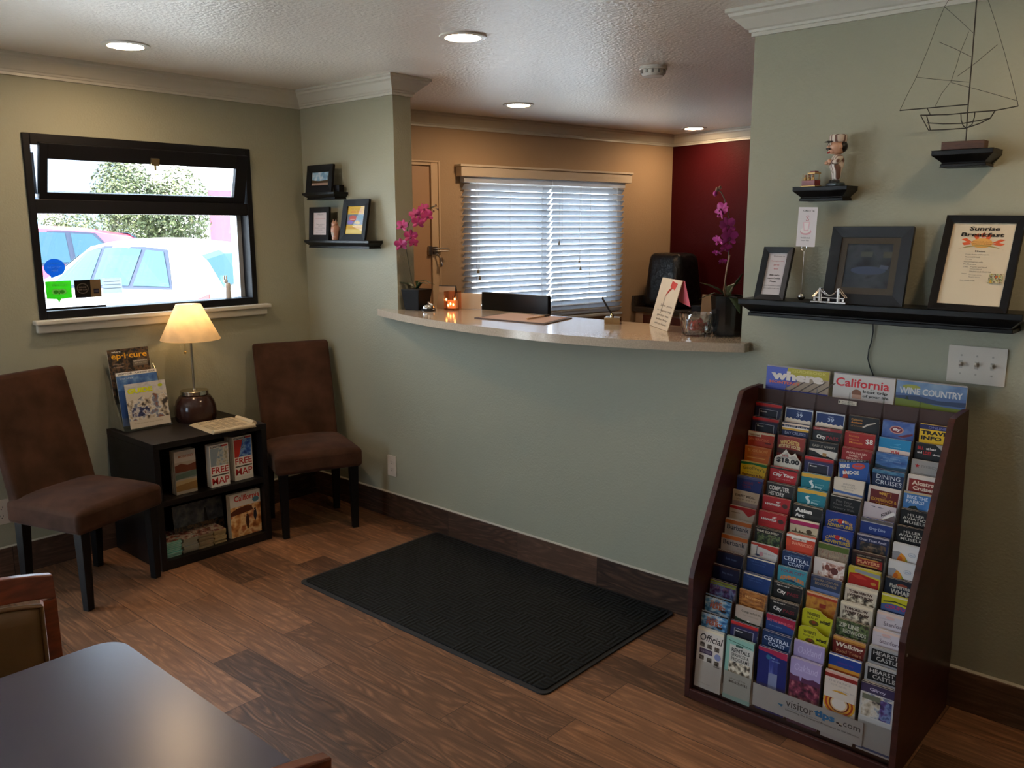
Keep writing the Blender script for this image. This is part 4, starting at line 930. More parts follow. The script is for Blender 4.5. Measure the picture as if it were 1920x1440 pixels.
def leaf(mb, pts, w, m):
    """strap leaf along pts"""
    P = [Vector(p) for p in pts]; k = len(P); vs_ = []; fs = []
    for i, p in enumerate(P):
        t = (P[min(i+1, k-1)]-P[max(i-1, 0)]).normalized(); s = t.cross(Z3)
        s = s.normalized() if s.length > 1e-4 else X3
        u = i/(k-1); ww = w*(.35+.65*math.sin(math.pi*min(.98, .15+.8*u)))*(1 if i < k-1 else .15)
        up = s.cross(t)
        vs_ += [p-s*ww+up*ww*.3, p, p+s*ww+up*ww*.3]
    for i in range(k-1):
        for j in (0, 1): fs.append((i*3+j, i*3+j+1, i*3+4+j, i*3+3+j))
    mb.add(vs_, fs, m)
O1 = Vector((.905, .062, CT))
or1 = thing('potted_orchid', 'magenta orchid in a square black pot at the left end of the countertop', 'potted plant', O1, R(0))
MB().frustum(.046, .046, .060, .060, .001, .112, blackmatte, RZ(10)).build('pot', or1, bevel=.003)
MB().box(-.053, .053, -.053, .053, .100, .1125, soil, RZ(10)).build('soil', or1)
def o1(px, py, dy=0): return at(px, py, 1, O1.y+dy)-O1
MB().tube([(-.005, 0, .105), o1(772, 525), o1(766, 495, -.03), o1(762, 470, -.075), o1(761, 445, -.09), o1(766, 420, -.09), o1(776, 402, -.09), o1(790, 393, -.09), o1(806, 390, -.085), o1(817, 386, -.08)], .0022, stemm, 7).build('stem', or1, smooth=60)
lv = MB()
for pts in ([(0, 0, .11), o1(766, 533, -.02), o1(757, 531, -.03), o1(747, 528, -.05)], [(0, 0, .11), o1(762, 528, .02), o1(754, 524, .03)], [(0, 0, .11), o1(790, 530, -.02), o1(802, 533, -.03)], [(.01, 0, .11), o1(782, 528, .03), o1(797, 527, .05), o1(815, 534, .06)]): leaf(lv, pts, .013, leafm)
lv.build('leaves', or1, smooth=180, solidify=.001)
face = (CAM-O1).normalized()
for i, (px, py, r, dx, dz) in enumerate(((754, 424, .034, -.5, .1), (752, 460, .036, -.4, -.2), (770, 444, .036, .1, 0), (779, 402, .032, -.2, .2), (784, 418, .034, .2, -.1), (795, 392, .030, .2, .3), (801, 406, .032, .5, -.1), (775, 456, .026, .5, -.5))):
    flower(or1, o1(px, py, -.10+rnd.uniform(-.02, .01)), face+Vector((dx, 0, dz)), r, petal, rnd.uniform(-25, 25))
for px, py in ((817, 385), (821, 392), (813, 396)): 
    MB().ball(o1(px, py, -.08), (.0055, .0055, .0065), budm, 10, 8).tube([o1(808, 390, -.085), o1((808+px)/2, (390+py)/2-1, -.082), o1(px, py, -.08)], .0012, stemm, 6).build('bud', or1, smooth=60)
O2 = Vector((2.70, .14, CT))
or2 = thing('potted_orchid', 'purple orchid in a glossy round black pot at the right end of the countertop', 'potted plant', O2, 0)
MB().lathe([(.052, .0005), (.058, .004), (.071, .150), (.072, .163), (.066, .163), (.062, .140)], blackpot, 10).build('pot', or2, bevel=.002)
MB().lathe([(.062, .141), (.0001, .146)], soil, 20, cap=False).build('soil', or2)
def o2(px, py, dy=0): return at(px, py, 1, O2.y+dy)-O2
MB().tube([(-.01, 0, .14), o2(1357, 545), o2(1362, 510), o2(1368, 478)], .0035, stemtan, 8).build('stake', or2, smooth=60)
MB().tube([(-.004, 0, .14), o2(1360, 530), o2(1366, 480), o2(1370, 440), o2(1368, 412), o2(1363, 390), o2(1358, 372), o2(1352, 360), o2(1345, 355)], .0022, stemm, 7).build('stem', or2, smooth=60)
lv = MB()
for pts, w in (([(0, 0, .15), o2(1345, 543, .0), o2(1330, 536, -.01), o2(1312, 530, -.02)], .016), ([(0, 0, .15), o2(1340, 550, -.04), o2(1325, 555, -.06), o2(1310, 562, -.07)], .010), ([(0, 0, .15), o2(1375, 540, .02), o2(1385, 528, .02), o2(1393, 512, .02)], .018), ([(0, 0, .15), o2(1374, 560, -.05), o2(1381, 572, -.08), o2(1387, 588, -.09)], .016), ([(0, 0, .15), o2(1365, 540, .05), o2(1378, 533, .07), o2(1390, 530, .08)], .013)): leaf(lv, pts, w, leafm)
lv.build('leaves', or2, smooth=180, solidify=.001)
for i, (px, py, r, dx, dz) in enumerate(((1353, 394, .034, -.9, .2), (1350, 402, .026, -1.2, -.3), (1364, 424, .036, .2, .1), (1367, 446, .036, .1, -.2), (1347, 452, .026, -1, -.4), (1360, 466, .026, .2, -.8), (1345, 474, .020, -.8, -.9), (1355, 490, .018, -.2, -1))):
    flower(or2, o2(px, py, rnd.uniform(-.03, .01)), face+Vector((dx, 0, dz)), r, petal2, rnd.uniform(-25, 25))
for px, py, s in ((1345, 355, 1), (1350, 352, .8), (1341, 363, 1.1)): MB().ball(o2(px, py), (.008*s, .008*s, .010*s), budm if s < 1.05 else petal2, 10, 8).build('bud', or2, smooth=60)

blackpl = mat('black_plastic', (.010, .010, .011), .35)
be_ = thing('service_bell', 'silver service bell with a black foot beside the square orchid pot', 'bell', (.998, .060, CT))
MB().lathe([(.040, .0005), (.041, .006), (.036, .011), (.030, .013)], blackpl, 32).build('foot', be_, smooth=40)
MB().lathe([(.034, .014), (.034, .018), (.030, .030), (.020, .038), (.006, .041), (.004, .046), (.006, .050), (.0001, .052)], chrome, 32).build('dome', be_, smooth=60)
tm = thing('tent_card', 'dark edged tan tent card standing behind the service bell', 'sign', (.965, .235, CT), R(18))
tan_ = mat('tan_card', (.42, .28, .17), .6)
for s in (-1, 1):
    M = T(0, s*.036, 0) @ RX(s*16); MB().box(-.05, .05, -.001, .001, .001, .125, tan_, M).box(-.052, .052, -.0022, .0022, .124, .128, blackpl, M).box(.050, .053, -.0022, .0022, .001, .128, blackpl, M).build('card_panel', tm)
cn = thing('candle_glass', 'small square glass candle holder glowing orange on the countertop', 'candle', (1.055, .185, CT), R(20))
cg = glassmat('candle_glass_clear', (1, .80, .66), .10)
m = MB()
for s in (-1, 1): m.box(-.034, .034, s*.034-.0015, s*.034+.0015, .008, .100, cg).box(s*.034-.0015, s*.034+.0015, -.0324, .0324, .008, .100, cg)
m.box(-.0355, .0355, -.0355, .0355, .0005, .008, cg); m.build('glass_cup', cn)
waxm = mat('orange_wax', (.55, .14, .06), .4, emis=((1, .38, .12), .5))
MB().lathe([(.028, .009), (.028, .048), (.024, .052), (.0001, .05)], waxm, 20).build('wax', cn, smooth=40)
fm = lampmat('flame_glow', (1, .62, .22), 9)
f_ = MB()
for x, y, z in ((-.026, -.024, .056), (.024, -.025, .060), (.0, -.028, .034), (.016, -.027, .030), (-.014, -.027, .026)): f_.ball((x, y, z), (.005, .004, .007), fm, 8, 6)
f_.build('flames', cn); MB().tube([(0, 0, .05), (.001, 0, .075)], .002, blackp, 6).build('wick', cn)
wc = card(MB(), .13, .085, .002, [], mat('cream_card', (.55, .44, .32), .6))
tag(wc.build('blank_card', None, (1.035, .255, CT+.0855), (R(-6), 0, R(24))), 'blank cream card standing behind the glowing candle glass', 'card')
# reception desk below and its monitor
dsk = thing('reception_desk', 'office desk behind the sage half wall, mostly hidden by it', 'desk', (1.6, .62, 0))
MB().box(-.75, .75, -.30, .30, .735, .765, tan_).build('desk_top', dsk)
for x in (-.73, .73): MB().box(x-.015, x+.015, -.29, .29, .001, .7345, tan_).build('side_panel', dsk)
mo = thing('computer_monitor', 'black computer monitor behind the countertop, in front of the blinds', 'monitor', (1.235, .50, .7655), R(0))
MB().box(-.255, .235, -.014, .014, .13, .505, blackpl).box(-.18, .18, .014, .035, .2, .44, blackpl).build('screen_housing', mo, bevel=.004)
MB().box(-.03, .03, .014, .03, .008, .2, blackpl).box(-.11, .11, -.08, .10, .0005, .010, blackpl).build('foot', mo, bevel=.002)
# clipboard, pen
cb = thing('desk_pad', 'pink brown writing pad with a dark border lying on the countertop', 'pad', (1.652, .092, CT), R(-4))
padb = mat('dark_brown_leatherette', (.045, .022, .016), .5); padp = mat('pinkish_paper', (.42, .27, .21), .5)
PQ = [(889, 597), (955, 588), (1073, 597), (1022, 609)]
pts = [at(a, b, 2, CT) for a, b in PQ]
inv = Matrix.Rotation(R(4), 4, 'Z') @ Matrix.Translation((-1.652, -.092, -CT))
pl = [inv @ Vector((p.x, p.y, CT+.0006)) for p in (pts[0], pts[3], pts[2], pts[1])]
MB().prism(pl, (0, 0, .0035), padb).build('backing', cb, bevel=.001)
cen = sum(pl, Vector())/4
MB().prism([cen+(p-cen)*.90+Vector((0, 0, .0036)) for p in pl], (0, 0, .0012), padp).build('sheet', cb)
pen = thing('pen', 'tan pen lying across the pink brown pad', 'pen', (at(1007, 595, 2, CT+.008)), 0)
p0 = at(988, 598, 2, CT+.0105)-pen.location; p1 = at(1030, 591, 2, CT+.0105)-pen.location
MB().tube([p0, p0+(p1-p0)*.75], .004, mat('light_wood_pen', (.55, .36, .2), .4), 10).build('barrel', pen, smooth=50)
MB().tube([p0+(p1-p0)*.75, p1], .0045, blackpl, 10).build('cap', pen, smooth=50)
ps = thing('pen_stand', 'square polished metal pen holder with a black pen on the countertop', 'pen holder', (2.095, .195, CT), R(28))
gsm = mat('polished_gold_steel', (.66, .52, .34), .1, 1)
MB().box(-.036, .036, -.036, .036, .0005, .030, gsm).build('base', ps, bevel=.002)
MB().lathe([(.009, .030), (.009, .040), (.006, .044)], gsm, 14, T(-.005, 0, 0)).build('socket', ps, smooth=40)
pt = at(1129, 557, 1, .17)-Vector((2.095, .195, CT)); pt = RZ(-28) @ pt
MB().tube([(-.005, 0, .04), tuple(pt*.9), tuple(pt)], .0045, blackpl, 10).build('black_pen', ps, smooth=50)
# white tent sign with a red flower
A = [at(1242.5, 520, 1, .150), Vector(), at(1251, 621.7, 2, CT+.001), at(1217.5, 609, 2, CT+.001)]
A[1] = A[0]+(A[2]-A[3])*1.0
sg = thing('tent_sign', 'white card sign with a red flower drawing leaning on the countertop', 'sign', A[3])
def q3(u, v, off=0):
    a = A[3]+(A[2]-A[3])*u; b = A[0]+(A[1]-A[0])*u; n_ = (A[2]-A[3]).cross(A[0]-A[3]).normalized()
    return a+(b-a)*v+n_*off-A[3]
cream = mat('cream_card_stock', (.66, .54, .38), .5)
nrm = (A[2]-A[3]).cross(A[0]-A[3]).normalized()
mm = MB(); mm.prism([q3(0, 0), q3(1, 0), q3(1, 1), q3(0, 1)], nrm*-.003, cream)
rd = I('#c8341e')
mm.poly([q3(.52, .86, .0006), q3(.78, .80, .0006), q3(.84, .93, .0006), q3(.56, .97, .0006)], rd)
mm.poly([q3(.50, .80, .0006), q3(.66, .83, .0006), q3(.60, .86, .0006), q3(.40, .66, .0006), q3(.38, .64, .0006)], rd)
grey_ = I('#8a7c6c')
mm.poly([q3(.40, .30, .0006), q3(.42, .30, .0006), q3(.42, .66, .0006), q3(.40, .66, .0006)], grey_)
ux_ = (A[2]-A[3]).normalized(); uy_ = (A[0]-A[3]).normalized(); L1 = (A[2]-A[3]).length; L2 = (A[0]-A[3]).length
o_ = nrm*.0008
for s, x0, x1, y0, y1 in (('See you', .30, .90, .44, .50), ('in the spring', .20, .92, .34, .39), ('garden tea', .25, .85, .24, .30), ('walks daily', .25, .85, .16, .21), ('ask us here', .25, .85, .08, .12)):
    mm.text(s, o_, ux_, uy_, x0*L1, x1*L1, y0*L2, y1*L2, I('#6a5c4c'))
mm.build('front_panel', sg)
pk = mat('pink_card', (.62, .12, .16), .5); wp_ = mat('pale_pink_card', (.66, .50, .46), .5)
B_ = [q3(.50, 1.0, -.006), q3(1.04, 1.0, -.006), q3(1.04, 1.0, -.006)+Vector((.012, .03, -.105)), q3(.50, 1.0, -.006)+Vector((.012, .03, -.095))]
MB().prism(B_, (0, .002, 0), pk).build('pink_back_panel', sg)
# cut glass bowl of red candies
bo = thing('candy_bowl', 'cut glass bowl of red wrapped candies beside the white sign', 'bowl', (2.605, .062, CT))
cut = glassmat('cut_crystal', (.93, .92, .90), .22, .03)
prof = [(.050, .0005), (.056, .006), (.062, .03), (.068, .065), (.071, .088), (.066, .088), (.060, .06), (.052, .016), (.0001, .012)]
n = 32; vs_ = []; fs = []
for j, (r, z) in enumerate(prof):
    for i in range(n):
        k = 1+(.05 if (i+j) % 2 and 0 < j < 5 else 0); a = 2*math.pi*i/n; zz = z+(.004 if j in (4, 5) and i % 2 else 0); vs_.append((r*k*math.cos(a), r*k*math.sin(a), zz))
for j in range(len(prof)-1):
    for i in range(n):
        a, b_, c_, d_ = j*n+i, j*n+(i+1) % n, (j+1)*n+(i+1) % n, (j+1)*n+i
        fs += [(a, b_, c_), (a, c_, d_)]
MB().add(vs_, fs, cut).build('crystal_bowl', bo)
redc = mat('red_cellophane', (.40, .02, .03), .2, coat=.5)
for i in range(14):
    a = rnd.uniform(0, 6.28); r = rnd.uniform(0, .030); z = .028+.013*(i//5)
    m = MB().ball((0, 0, 0), (.013, .009, .009), redc, 10, 7).lathe([(.002, -.022), (.008, -.026)], redc, 8, RY(90), cap=False).lathe([(.002, .022-.009), (.008, .024)], redc, 8, RY(90), cap=False)
    tag(m.build('wrapped_candy', None, (2.605+r*math.cos(a), .062+r*math.sin(a), CT+z), (rnd.uniform(-.5, .5), rnd.uniform(-.5, .5), rnd.uniform(0, 6)), smooth=50), 'red wrapped candy in the cut glass bowl on the counter', 'candy', 'red candies in the glass bowl')
lc = card(MB(), .12, .16, .002, [], mat('beige_card', (.50, .36, .24), .6))
tag(lc.build('blank_card', None, (2.505, .275, CT+.150), (R(-22), R(4), R(30))), 'plain beige card leaning behind the glossy round orchid pot', 'card')

# ================================================================== BACK OFFICE
gran = mat('dark_granite', (.055, .042, .034), .18, var=(220, .6)); cherry = mat('cherry_cabinet', (.10, .026, .016), .4, var=(20, .3, (1, 1, 6)))
wt = thing('office_counter', 'office cabinet with a dark granite top along the red wall', 'cabinet', bk(.004, -.004, 0), R(-BA))
MB().box(.0, 3.0, -.46, -.002, .930, .970, gran).box(0, .02, -.46, -.002, .9705, 1.06, gran).build('granite_top', wt, bevel=.003)
MB().box(.02, 3.0, -.43, -.004, .08, .9295, tan_).box(.02, 3.0, -.38, -.004, .001, .0795, blackpl).build('carcass', wt)
for i in range(5):
    x = .12+i*.57
    for z0_, z1_ in ((.74, .91), (.10, .725)):
        d_ = MB().box(x, x+.55, -.448, -.4302, z0_, z1_, cherry).build('drawer_front', wt, bevel=.004)
        MB().tube([(x+.20, -.462, z1_-.07), (x+.35, -.462, z1_-.07)], .005, steel, 8).build('handle', d_)
bagm = mat('black_bin_liner', (.006, .006, .007), .30, spec=.35, bump=(14, .5, .02))
mc = thing('covered_machine', 'tall machine under a black plastic bag on the office counter', 'office machine', bk(.27, -.255, .970), R(-BA))
m = MB(); secs = [(0, .245, .195), (.05, .225, .18), (.20, .200, .155), (.36, .185, .145), (.435, .175, .135), (.455, .14, .11)]
n = 28; vs_ = []; fs = []
for j, (z, a_, b_) in enumerate(secs):
    for i in range(n):
        t_ = 2*math.pi*i/n; c_, s_ = math.cos(t_), math.sin(t_); e = .45
        x = a_*math.copysign(abs(c_)**e, c_); y = b_*math.copysign(abs(s_)**e, s_)
        k = 1+.035*math.sin(7*t_+j*1.3)+rnd.uniform(-.015, .015)
        vs_.append((x*k+.04*(.4-z)*0, y*k, z+.001+(rnd.uniform(-.008, .008) if j > 0 else 0)))
for j in range(len(secs)-1):
    for i in range(n): fs.append((j*n+i, j*n+(i+1) % n, (j+1)*n+(i+1) % n, (j+1)*n+i))
fs.append(tuple((len(secs)-1)*n+i for i in range(n))); fs.append(tuple(range(n))[::-1])
m.add(vs_, fs, bagm).build('plastic_cover', mc, sub=1)
def onbk(name, label, cat, n_, s_, dims, m, z=.9705, rz=0):
    a, b, c = dims
    return tag(MB().box(-a/2, a/2, -b/2, b/2, 0, c, m).build(name, None, bk(n_, s_, z), (0, 0, R(-BA+rz)), bevel=.003), label, cat)
onbk('black_tray', 'low black tray on the office counter right of the covered machine', 'tray', .78, -.27, (.34, .28, .045), blackpl)
bx_ = onbk('cardboard_box', 'tan cardboard box on the office counter left of the orchid stem', 'box', 1.12, -.18, (.20, .18, .17), mat('kraft_card', (.26, .16, .09), .7))
onbk('paper_box', 'small pale box sitting on the tan cardboard box in the office', 'box', 1.11, -.18, (.09, .08, .085), mat('pinkish_box', (.36, .22, .17), .6), z=1.1412)
onbk('paper_stack', 'stack of cream paper on the office counter behind the right orchid', 'paper', 1.47, -.26, (.24, .30, .06), mat('office_paper', (.5, .42, .33), .7))
wpz = card(MB(), .10, .30, .002, [], mat('white_sheet', (.66, .60, .52), .6))
tag(wpz.build('paper_sheet', None, bk(1.28, -.056, .9715+.30), (R(-8), 0, R(-BA))), 'white sheet propped on the office counter beside the wall edge', 'paper')

# ================================================================== BREAKFAST TABLE AND WOODEN CHAIRS
tabm = mat('dark_laminate', (.030, .017, .036), .27, spec=.6, bump=(300, .06, .0005))
edgem = mat('dark_table_edge', (.03, .016, .014), .4)
tb = thing('breakfast_table', 'dark laminate table with rounded corners in the left foreground', 'table', (2.9, -2.9, 0))
MB().prism(rrect(-.375, .375, -.60, .60, .055, .705, 8), (0, 0, .035), tabm, side=edgem).build('tabletop', tb, bevel=.004)
MB().lathe([(.24, .001), (.24, .012), (.05, .04), (.035, .06), (.035, .66), (.05, .68), (.20, .69), (.20, .7045)], blackpl, 32).build('pedestal', tb, smooth=40)
mahog = mat('mahogany_wood', (.19, .040, .014), .28, coat=.3, var=(14, .35, (1, 1, 5)))
tanv = mat('tan_vinyl', (.155, .082, .030), .45, var=(8, .15))
def woodchair(loc, rz, label, H=.80):
    t = thing('wooden_dining_chair', label, 'chair', loc, R(rz), 'mahogany dining chairs at the table')
    # local x forward; back at x=-.22
    n = 10
    cm = MB(); vs_ = []; fs = []
    for i in range(n+1):
        u = -1+2*i/n; y = .225*u; top = H+.030*(1-u*u); bot = H-.058+.026*(1-u*u)
        vs_ += [(-.235, y, bot), (-.210, y, bot), (-.218, y, top), (-.240, y, top)]
    for i in range(n):
        for j in range(4): fs.append((i*4+j, i*4+(j+1) % 4, i*4+4+(j+1) % 4, i*4+4+j)[::-1])
    fs += [(0, 1, 2, 3), (n*4+3, n*4+2, n*4+1, n*4)]
    cm.add(vs_, fs, mahog).build('crest_rail', t, bevel=.003)
    for s in (-1, 1):
        MB().prism([(-.238, s*.225, .44), (-.206, s*.225, .44), (-.212, s*.225, H-.0582), (-.234, s*.225, H-.0582)], (0, -s*.030, 0), mahog).build('stile', t, bevel=.003)
    MB().box(-.232, -.208, -.1945, .1945, .46, .50, mahog).build('lower_rail', t, bevel=.002)
    pm = MB(); vs_ = []; fs = []
    for i in range(n+1):
        u = -1+2*i/n; y = .188*u
        for j in range(6):
            v = j/5; z = .505+(H-.060+.026*(1-u*u)-.505)*v; bul = .006*(1-u**4)*(1-(2*v-1)**4)
            vs_.append((-.207+bul, y, z))
    for i in range(n):
        for j in range(5): a = i*6+j; fs.append((a, a+6, a+7, a+1))
    pm.add(vs_, fs, tanv); pan = pm.build('upholstered_back', t, smooth=180, solidify=.012)
    pp = [(-.200, -.186, .507), (-.200, -.186, H-.064)]+[(-.200, .188*(-1+2*i/n), H-.064+.026*(1-(-1+2*i/n)**2)) for i in range(1, n)]+[(-.200, .186, H-.064), (-.200, .186, .507)]
    MB().tube(pp, .0045, tanv, 8).build('piping', pan, smooth=60)
    MB().box(-.20, .215, -.215, .215, .40, .455, tanv).build('seat', t, bevel=.018, seg=3)
    for sx, sy in ((1, 1), (1, -1), (-1, 1), (-1, -1)): MB().frustum(.014, .014, .018, .018, .001, .399 if sx > 0 else .4395, mahog, T(sx*.195-(.02 if sx < 0 else 0), sy*.198, 0)).build('leg', t, bevel=.002)
    return t
woodchair((2.425, -2.535, 0), 0, 'mahogany dining chair with a tan padded back, at the left end of the table')
woodchair((3.20, -2.615, 0), 180, 'wooden dining chair at the right end of the table, only a corner showing', H=.902)

# ================================================================== BROCHURE RACK
rackm = mat('dark_mahogany_rack', (.050, .014, .010), .38, spec=.35, coat=.04, var=(10, .3, (1, 1, 4)))
rackd = mat('rack_inner_board', (.045, .016, .010), .5)
RX0, RX1 = 2.962, 3.672
rk = thing('brochure_rack', 'tall dark mahogany brochure rack standing on the floor against the right wall', 'brochure rack', ((RX0+RX1)/2, -.3, 0))
RO = Vector(((RX0+RX1)/2, -.3, 0))
side = [(-.565, .001), (-.565, .445), (-.556, .475), (-.285, 1.000), (-.262, 1.045), (-.250, 1.055), (-.180, 1.060), (-.10, 1.060), (-.055, .60), (-.030, .20), (-.030, .001)]
for x in (RX0, RX1-.018):
    MB().prism([(x-RO.x, y-RO.y, z) for y, z in side], (.018, 0, 0), rackm).build('side_panel', rk, bevel=.004)
xi0, xi1 = RX0+.0182, RX1-.0182
ROWY = lambda r: -.165-.0245*r
ROWZ = lambda r: 1.000-.0490*r
# sloping back board, its top edge seen below the magazines
MB().prism([(xi0-RO.x, y-RO.y, z) for y, z in ((-.128, 1.050), (-.142, 1.052), (-.150, .80), (-.470, .12), (-.470, .06), (-.452, .06), (-.452, .115), (-.128, .79))], (xi1-xi0, 0, 0), rackd).build('back_board', rk)
MB().box(xi0-RO.x, xi1-RO.x, -.56-RO.y, -.04-RO.y, .012, .030, rackm).build('bottom_board', rk)
MB().box(xi0-RO.x, xi1-RO.x, -.565-RO.y, -.552-RO.y, .001, .036, rackm).build('bottom_rail', rk, bevel=.002)
MB().box(xi0-RO.x, xi1-RO.x, -.048-RO.y, -.036-RO.y, .031, .86, rackd).build('rear_board', rk)
MB().box(xi0-RO.x, xi1-RO.x, -.1275-RO.y, -.0485-RO.y, .835, .850, rackd).build('magazine_shelf', rk)
# clear column dividers and the acrylic front lip
CP = (xi1-xi0)/6
for i in range(1, 6):
    x = xi0+CP*i
    MB().prism([(x-.0008-RO.x, y-RO.y, z) for y, z in ((-.150, 1.075), (-.160, 1.078), (-.178, 1.0), (-.545, .265), (-.545, .09), (-.47, .09), (-.1505, .80))], (.0016, 0, 0), acr).build('divider', rk)
MB().box(xi0-RO.x, xi1-RO.x, -.5505-RO.y, -.548-RO.y, .032, .150, acr).build('front_lip', rk)
screwm = mat('steel_screw', (.5, .48, .45), .3, 1)
for x, y, z, s in ((RX0, -.545, .20, -1), (RX0, -.545, .12, -1), (RX1, -.545, .40, 1)):
    MB().ball((x-RO.x+s*.001, y-RO.y, z), (.0025, .005, .005), screwm, 10, 6).build('screw', rk)

BW = .0995
WH, BK_, NV = I('#e9e4dc'), I('#161514'), I('#12204a')
RD, DR, CRM, GLD = I('#b81c1c'), I('#6a1414'), I('#e6d8bc'), I('#d8a83c')
GRY, YEL, TEAL, LAV = I('#8a8680'), I('#e0b81c'), I('#1c7c8c'), I('#a898c4')
def museum(bright=0):
    return [('r', 0, 0, 100, 9, I('#c02424')), ('r', 0, 9, 100, 13, I('#7a2030')), ('r', 0, 13, 100, 220, I('#2a2c58') if bright else I('#232440')), ('o', 14, 22, 84, 80, I('#c8c4cc')), ('r', 16, 25, 80, 80, I('#1a1a28')), ('t', 'Museum', 20, 28, 44, 33, WH, .02)]
def cityp():
    return [('r', 0, 0, 100, 10, I('#8a1c1c')), ('t', 'SAN FRANCISCO', 6, 2.5, 60, 6.5, WH), ('t', 'SAN FRANCISCO', 10, 15, 70, 20, I('#3a4a48')), ('t', 'City', 14, 25, 46, 42, WH, .03), ('t', 'PASS', 48, 26, 90, 38, I('#8c1820'), .03)]
def cityp2():
    return [('r', 0, 0, 100, 3, I('#6a6258')), ('t', 'Make the most of', 12, 6, 54, 11, I('#d8d0c4'), .02), ('t', 'your visit', 56, 8, 92, 12, I('#6a6058')), ('t', 'City', 14, 22, 44, 39, WH, .03), ('t', 'PASS', 48, 24, 88, 36, I('#6e1a22'), .03)]
def pier():
    return [('r', 0, 0, 100, 220, I('#c4ccd4')), ('r', 3, 4, 97, 90, I('#0e2c64')), ('t', 'THE', 44, 11, 62, 16, I('#a8b4d0')), ('t', '39', 42, 17, 64, 30, I('#b4c0d8'), .02), ('g', [(3, 40), (10, 34), (16, 38), (22, 33), (30, 38), (38, 35), (46, 39), (54, 36), (62, 40), (72, 37), (80, 41), (88, 36), (97, 40), (97, 60), (3, 60)], I('#e4d8c8'))]
def tealb():
    return [('r', 0, 0, 100, 11, GLD), ('g', [(0, 9), (30, 8), (45, 12), (60, 14), (80, 11), (100, 12), (100, 14), (0, 14)], GLD), ('r', 0, 13, 100, 220, TEAL), ('g', [(28, 26), (36, 21), (44, 23), (38, 27), (46, 38), (44, 48), (36, 48), (38, 40), (30, 32)], I('#dce4e0')), ('t', 'explore', 50, 30, 80, 36, I('#8cbcc0')), ('t', 'Bay', 50, 38, 76, 48, I('#b4d4d4'), .02)]
def artin():
    return [('r', 0, 0, 100, 220, I('#a81c20')), ('t', 'ART', 50, 12, 66, 18, WH, .04), ('t', '& INNOVATION', 10, 21, 66, 29, WH, .04), ('t', 'gallery guide', 12, 38, 50, 43, I('#7c1418')), ('e', 82, 24, 10, 8, I('#4a2c24'))]
def burb():
    return [('r', 0, 0, 100, 14, I('#c0682c')), ('r', 0, 14, 100, 220, I('#b4aaa4')), ('t', 'Burbank', 8, 17, 92, 34, I('#38404e'), .02), ('t', 'garden', 62, 38, 84, 44, I('#a06060'))]
def cent():
    return [('r', 0, 0, 100, 220, I('#17325c')), ('t', 'CALIFORNIA', 22, 8, 76, 13, I('#5a7aa4')), ('t', 'CENTRAL', 6, 16, 94, 30, I('#d8e0ec'), .01), ('t', 'COAST', 22, 33, 80, 46, I('#d8e0ec'), .01)]
def cave():
    return [('r', 0, 0, 100, 220, I('#1a3684')), ('t', 'CAVE & MINE', 10, 20, 90, 30, GLD, .02, 0, .009), ('e', 50, 27, 9, 8, RD), ('g', [(58, 24), (62, 26), (60, 32), (56, 30)], WH), ('t', 'ADVENTURES', 8, 38, 92, 49, I('#c8a828'), .03)]
def yel():
    return [('r', 0, 16, 100, 220, I('#bcb81c')), ('t', "WHERE'S", 16, 12, 58, 23, I('#3c3a10'), .03), ('t', 'the fun at?', 16, 26, 52, 33, I('#5a5614'), .02), ('t', 'what!', 58, 27, 92, 40, I('#2c2a0c'), .04, .1), ('e', 40, 46, 16, 9, I('#5c4c14')), ('e', 40, 43, 7, 5, I('#8a3c1c'))]
def hill():
    return [('t', 'HILLER', 22, 11, 72, 19, I('#c8c2b4'), .01), ('t', 'AVIATION', 8, 22, 92, 31, I('#c8c2b4'), .01), ('t', 'MUSEUM', 14, 34, 86, 43, I('#c8c2b4'), .01)]
def stanf():
    return [('r', 0, 0, 100, 8, I('#e8ccbc')), ('e', 40, 14, 14, 5, I('#e0b8b0')), ('t', 'UNIVERSITY', 12, 18, 56, 22, I('#b4a8b0')), ('t', 'Stanford', 22, 27, 84, 40, I('#6a5c68'))]
def intel():
    return [('r', 0, 0, 100, 220, I('#dcd8d4')), ('g', [(0, 26), (20, 24), (36, 40), (44, 62), (0, 62)], I('#9c9ca0')), ('g', [(16, 46), (26, 27), (38, 36), (52, 58), (14, 58)], I('#d88c24')), ('e', 24, 46, 7, 8, I('#c8641c')), ('g', [(40, 40), (52, 58), (40, 58)], I('#a8a030')), ('e', 58, 28, 11, 7, I('#9ca4ac')), ('e', 58, 28, 9.5, 5.6, I('#d4d4d4')), ('t', 'intel', 52, 25.5, 64, 30.5, I('#4c6c94')), ('r', 40, 52, 100, 54, I('#3c3834'))]
def hearst():
    return [('r', 0, 0, 100, 220, I('#aaa8a8')), ('r', 8, 6, 94, 46, I('#141416')), ('t', 'HEARST', 14, 10, 88, 23, I('#c4bfb8'), .01), ('t', 'CASTLE', 24, 27, 90, 40, I('#c4bfb8'), .01)]
def oakl(full=False):
    o = [('r', 0, 0, 100, 220, LAV), ('t', 'Oakland', 12, 14, 88, 38, I('#c8bcdc'), .0, .12)]
    if full: o += [('g', [(0, 52), (14, 58), (32, 56), (34, 70), (38, 70), (40, 56), (60, 60), (78, 54), (100, 60), (100, 220), (0, 220)], I('#5a3050')), ('r', 0, 74, 100, 165, P_maroon)]
    return o
def tomo():
    return [('r', 0, 0, 100, 8, CRM), ('r', 0, 8, 100, 220, I('#cfc2ac')), ('r', 8, 26, 92, 60, P_old), ('t', 'TOMORROW', 12, 12, 86, 21, I('#3a1c14'), .05), ('t', 'WINERY ROW', 14, 24, 90, 33, I('#3a1c14'), .05)]
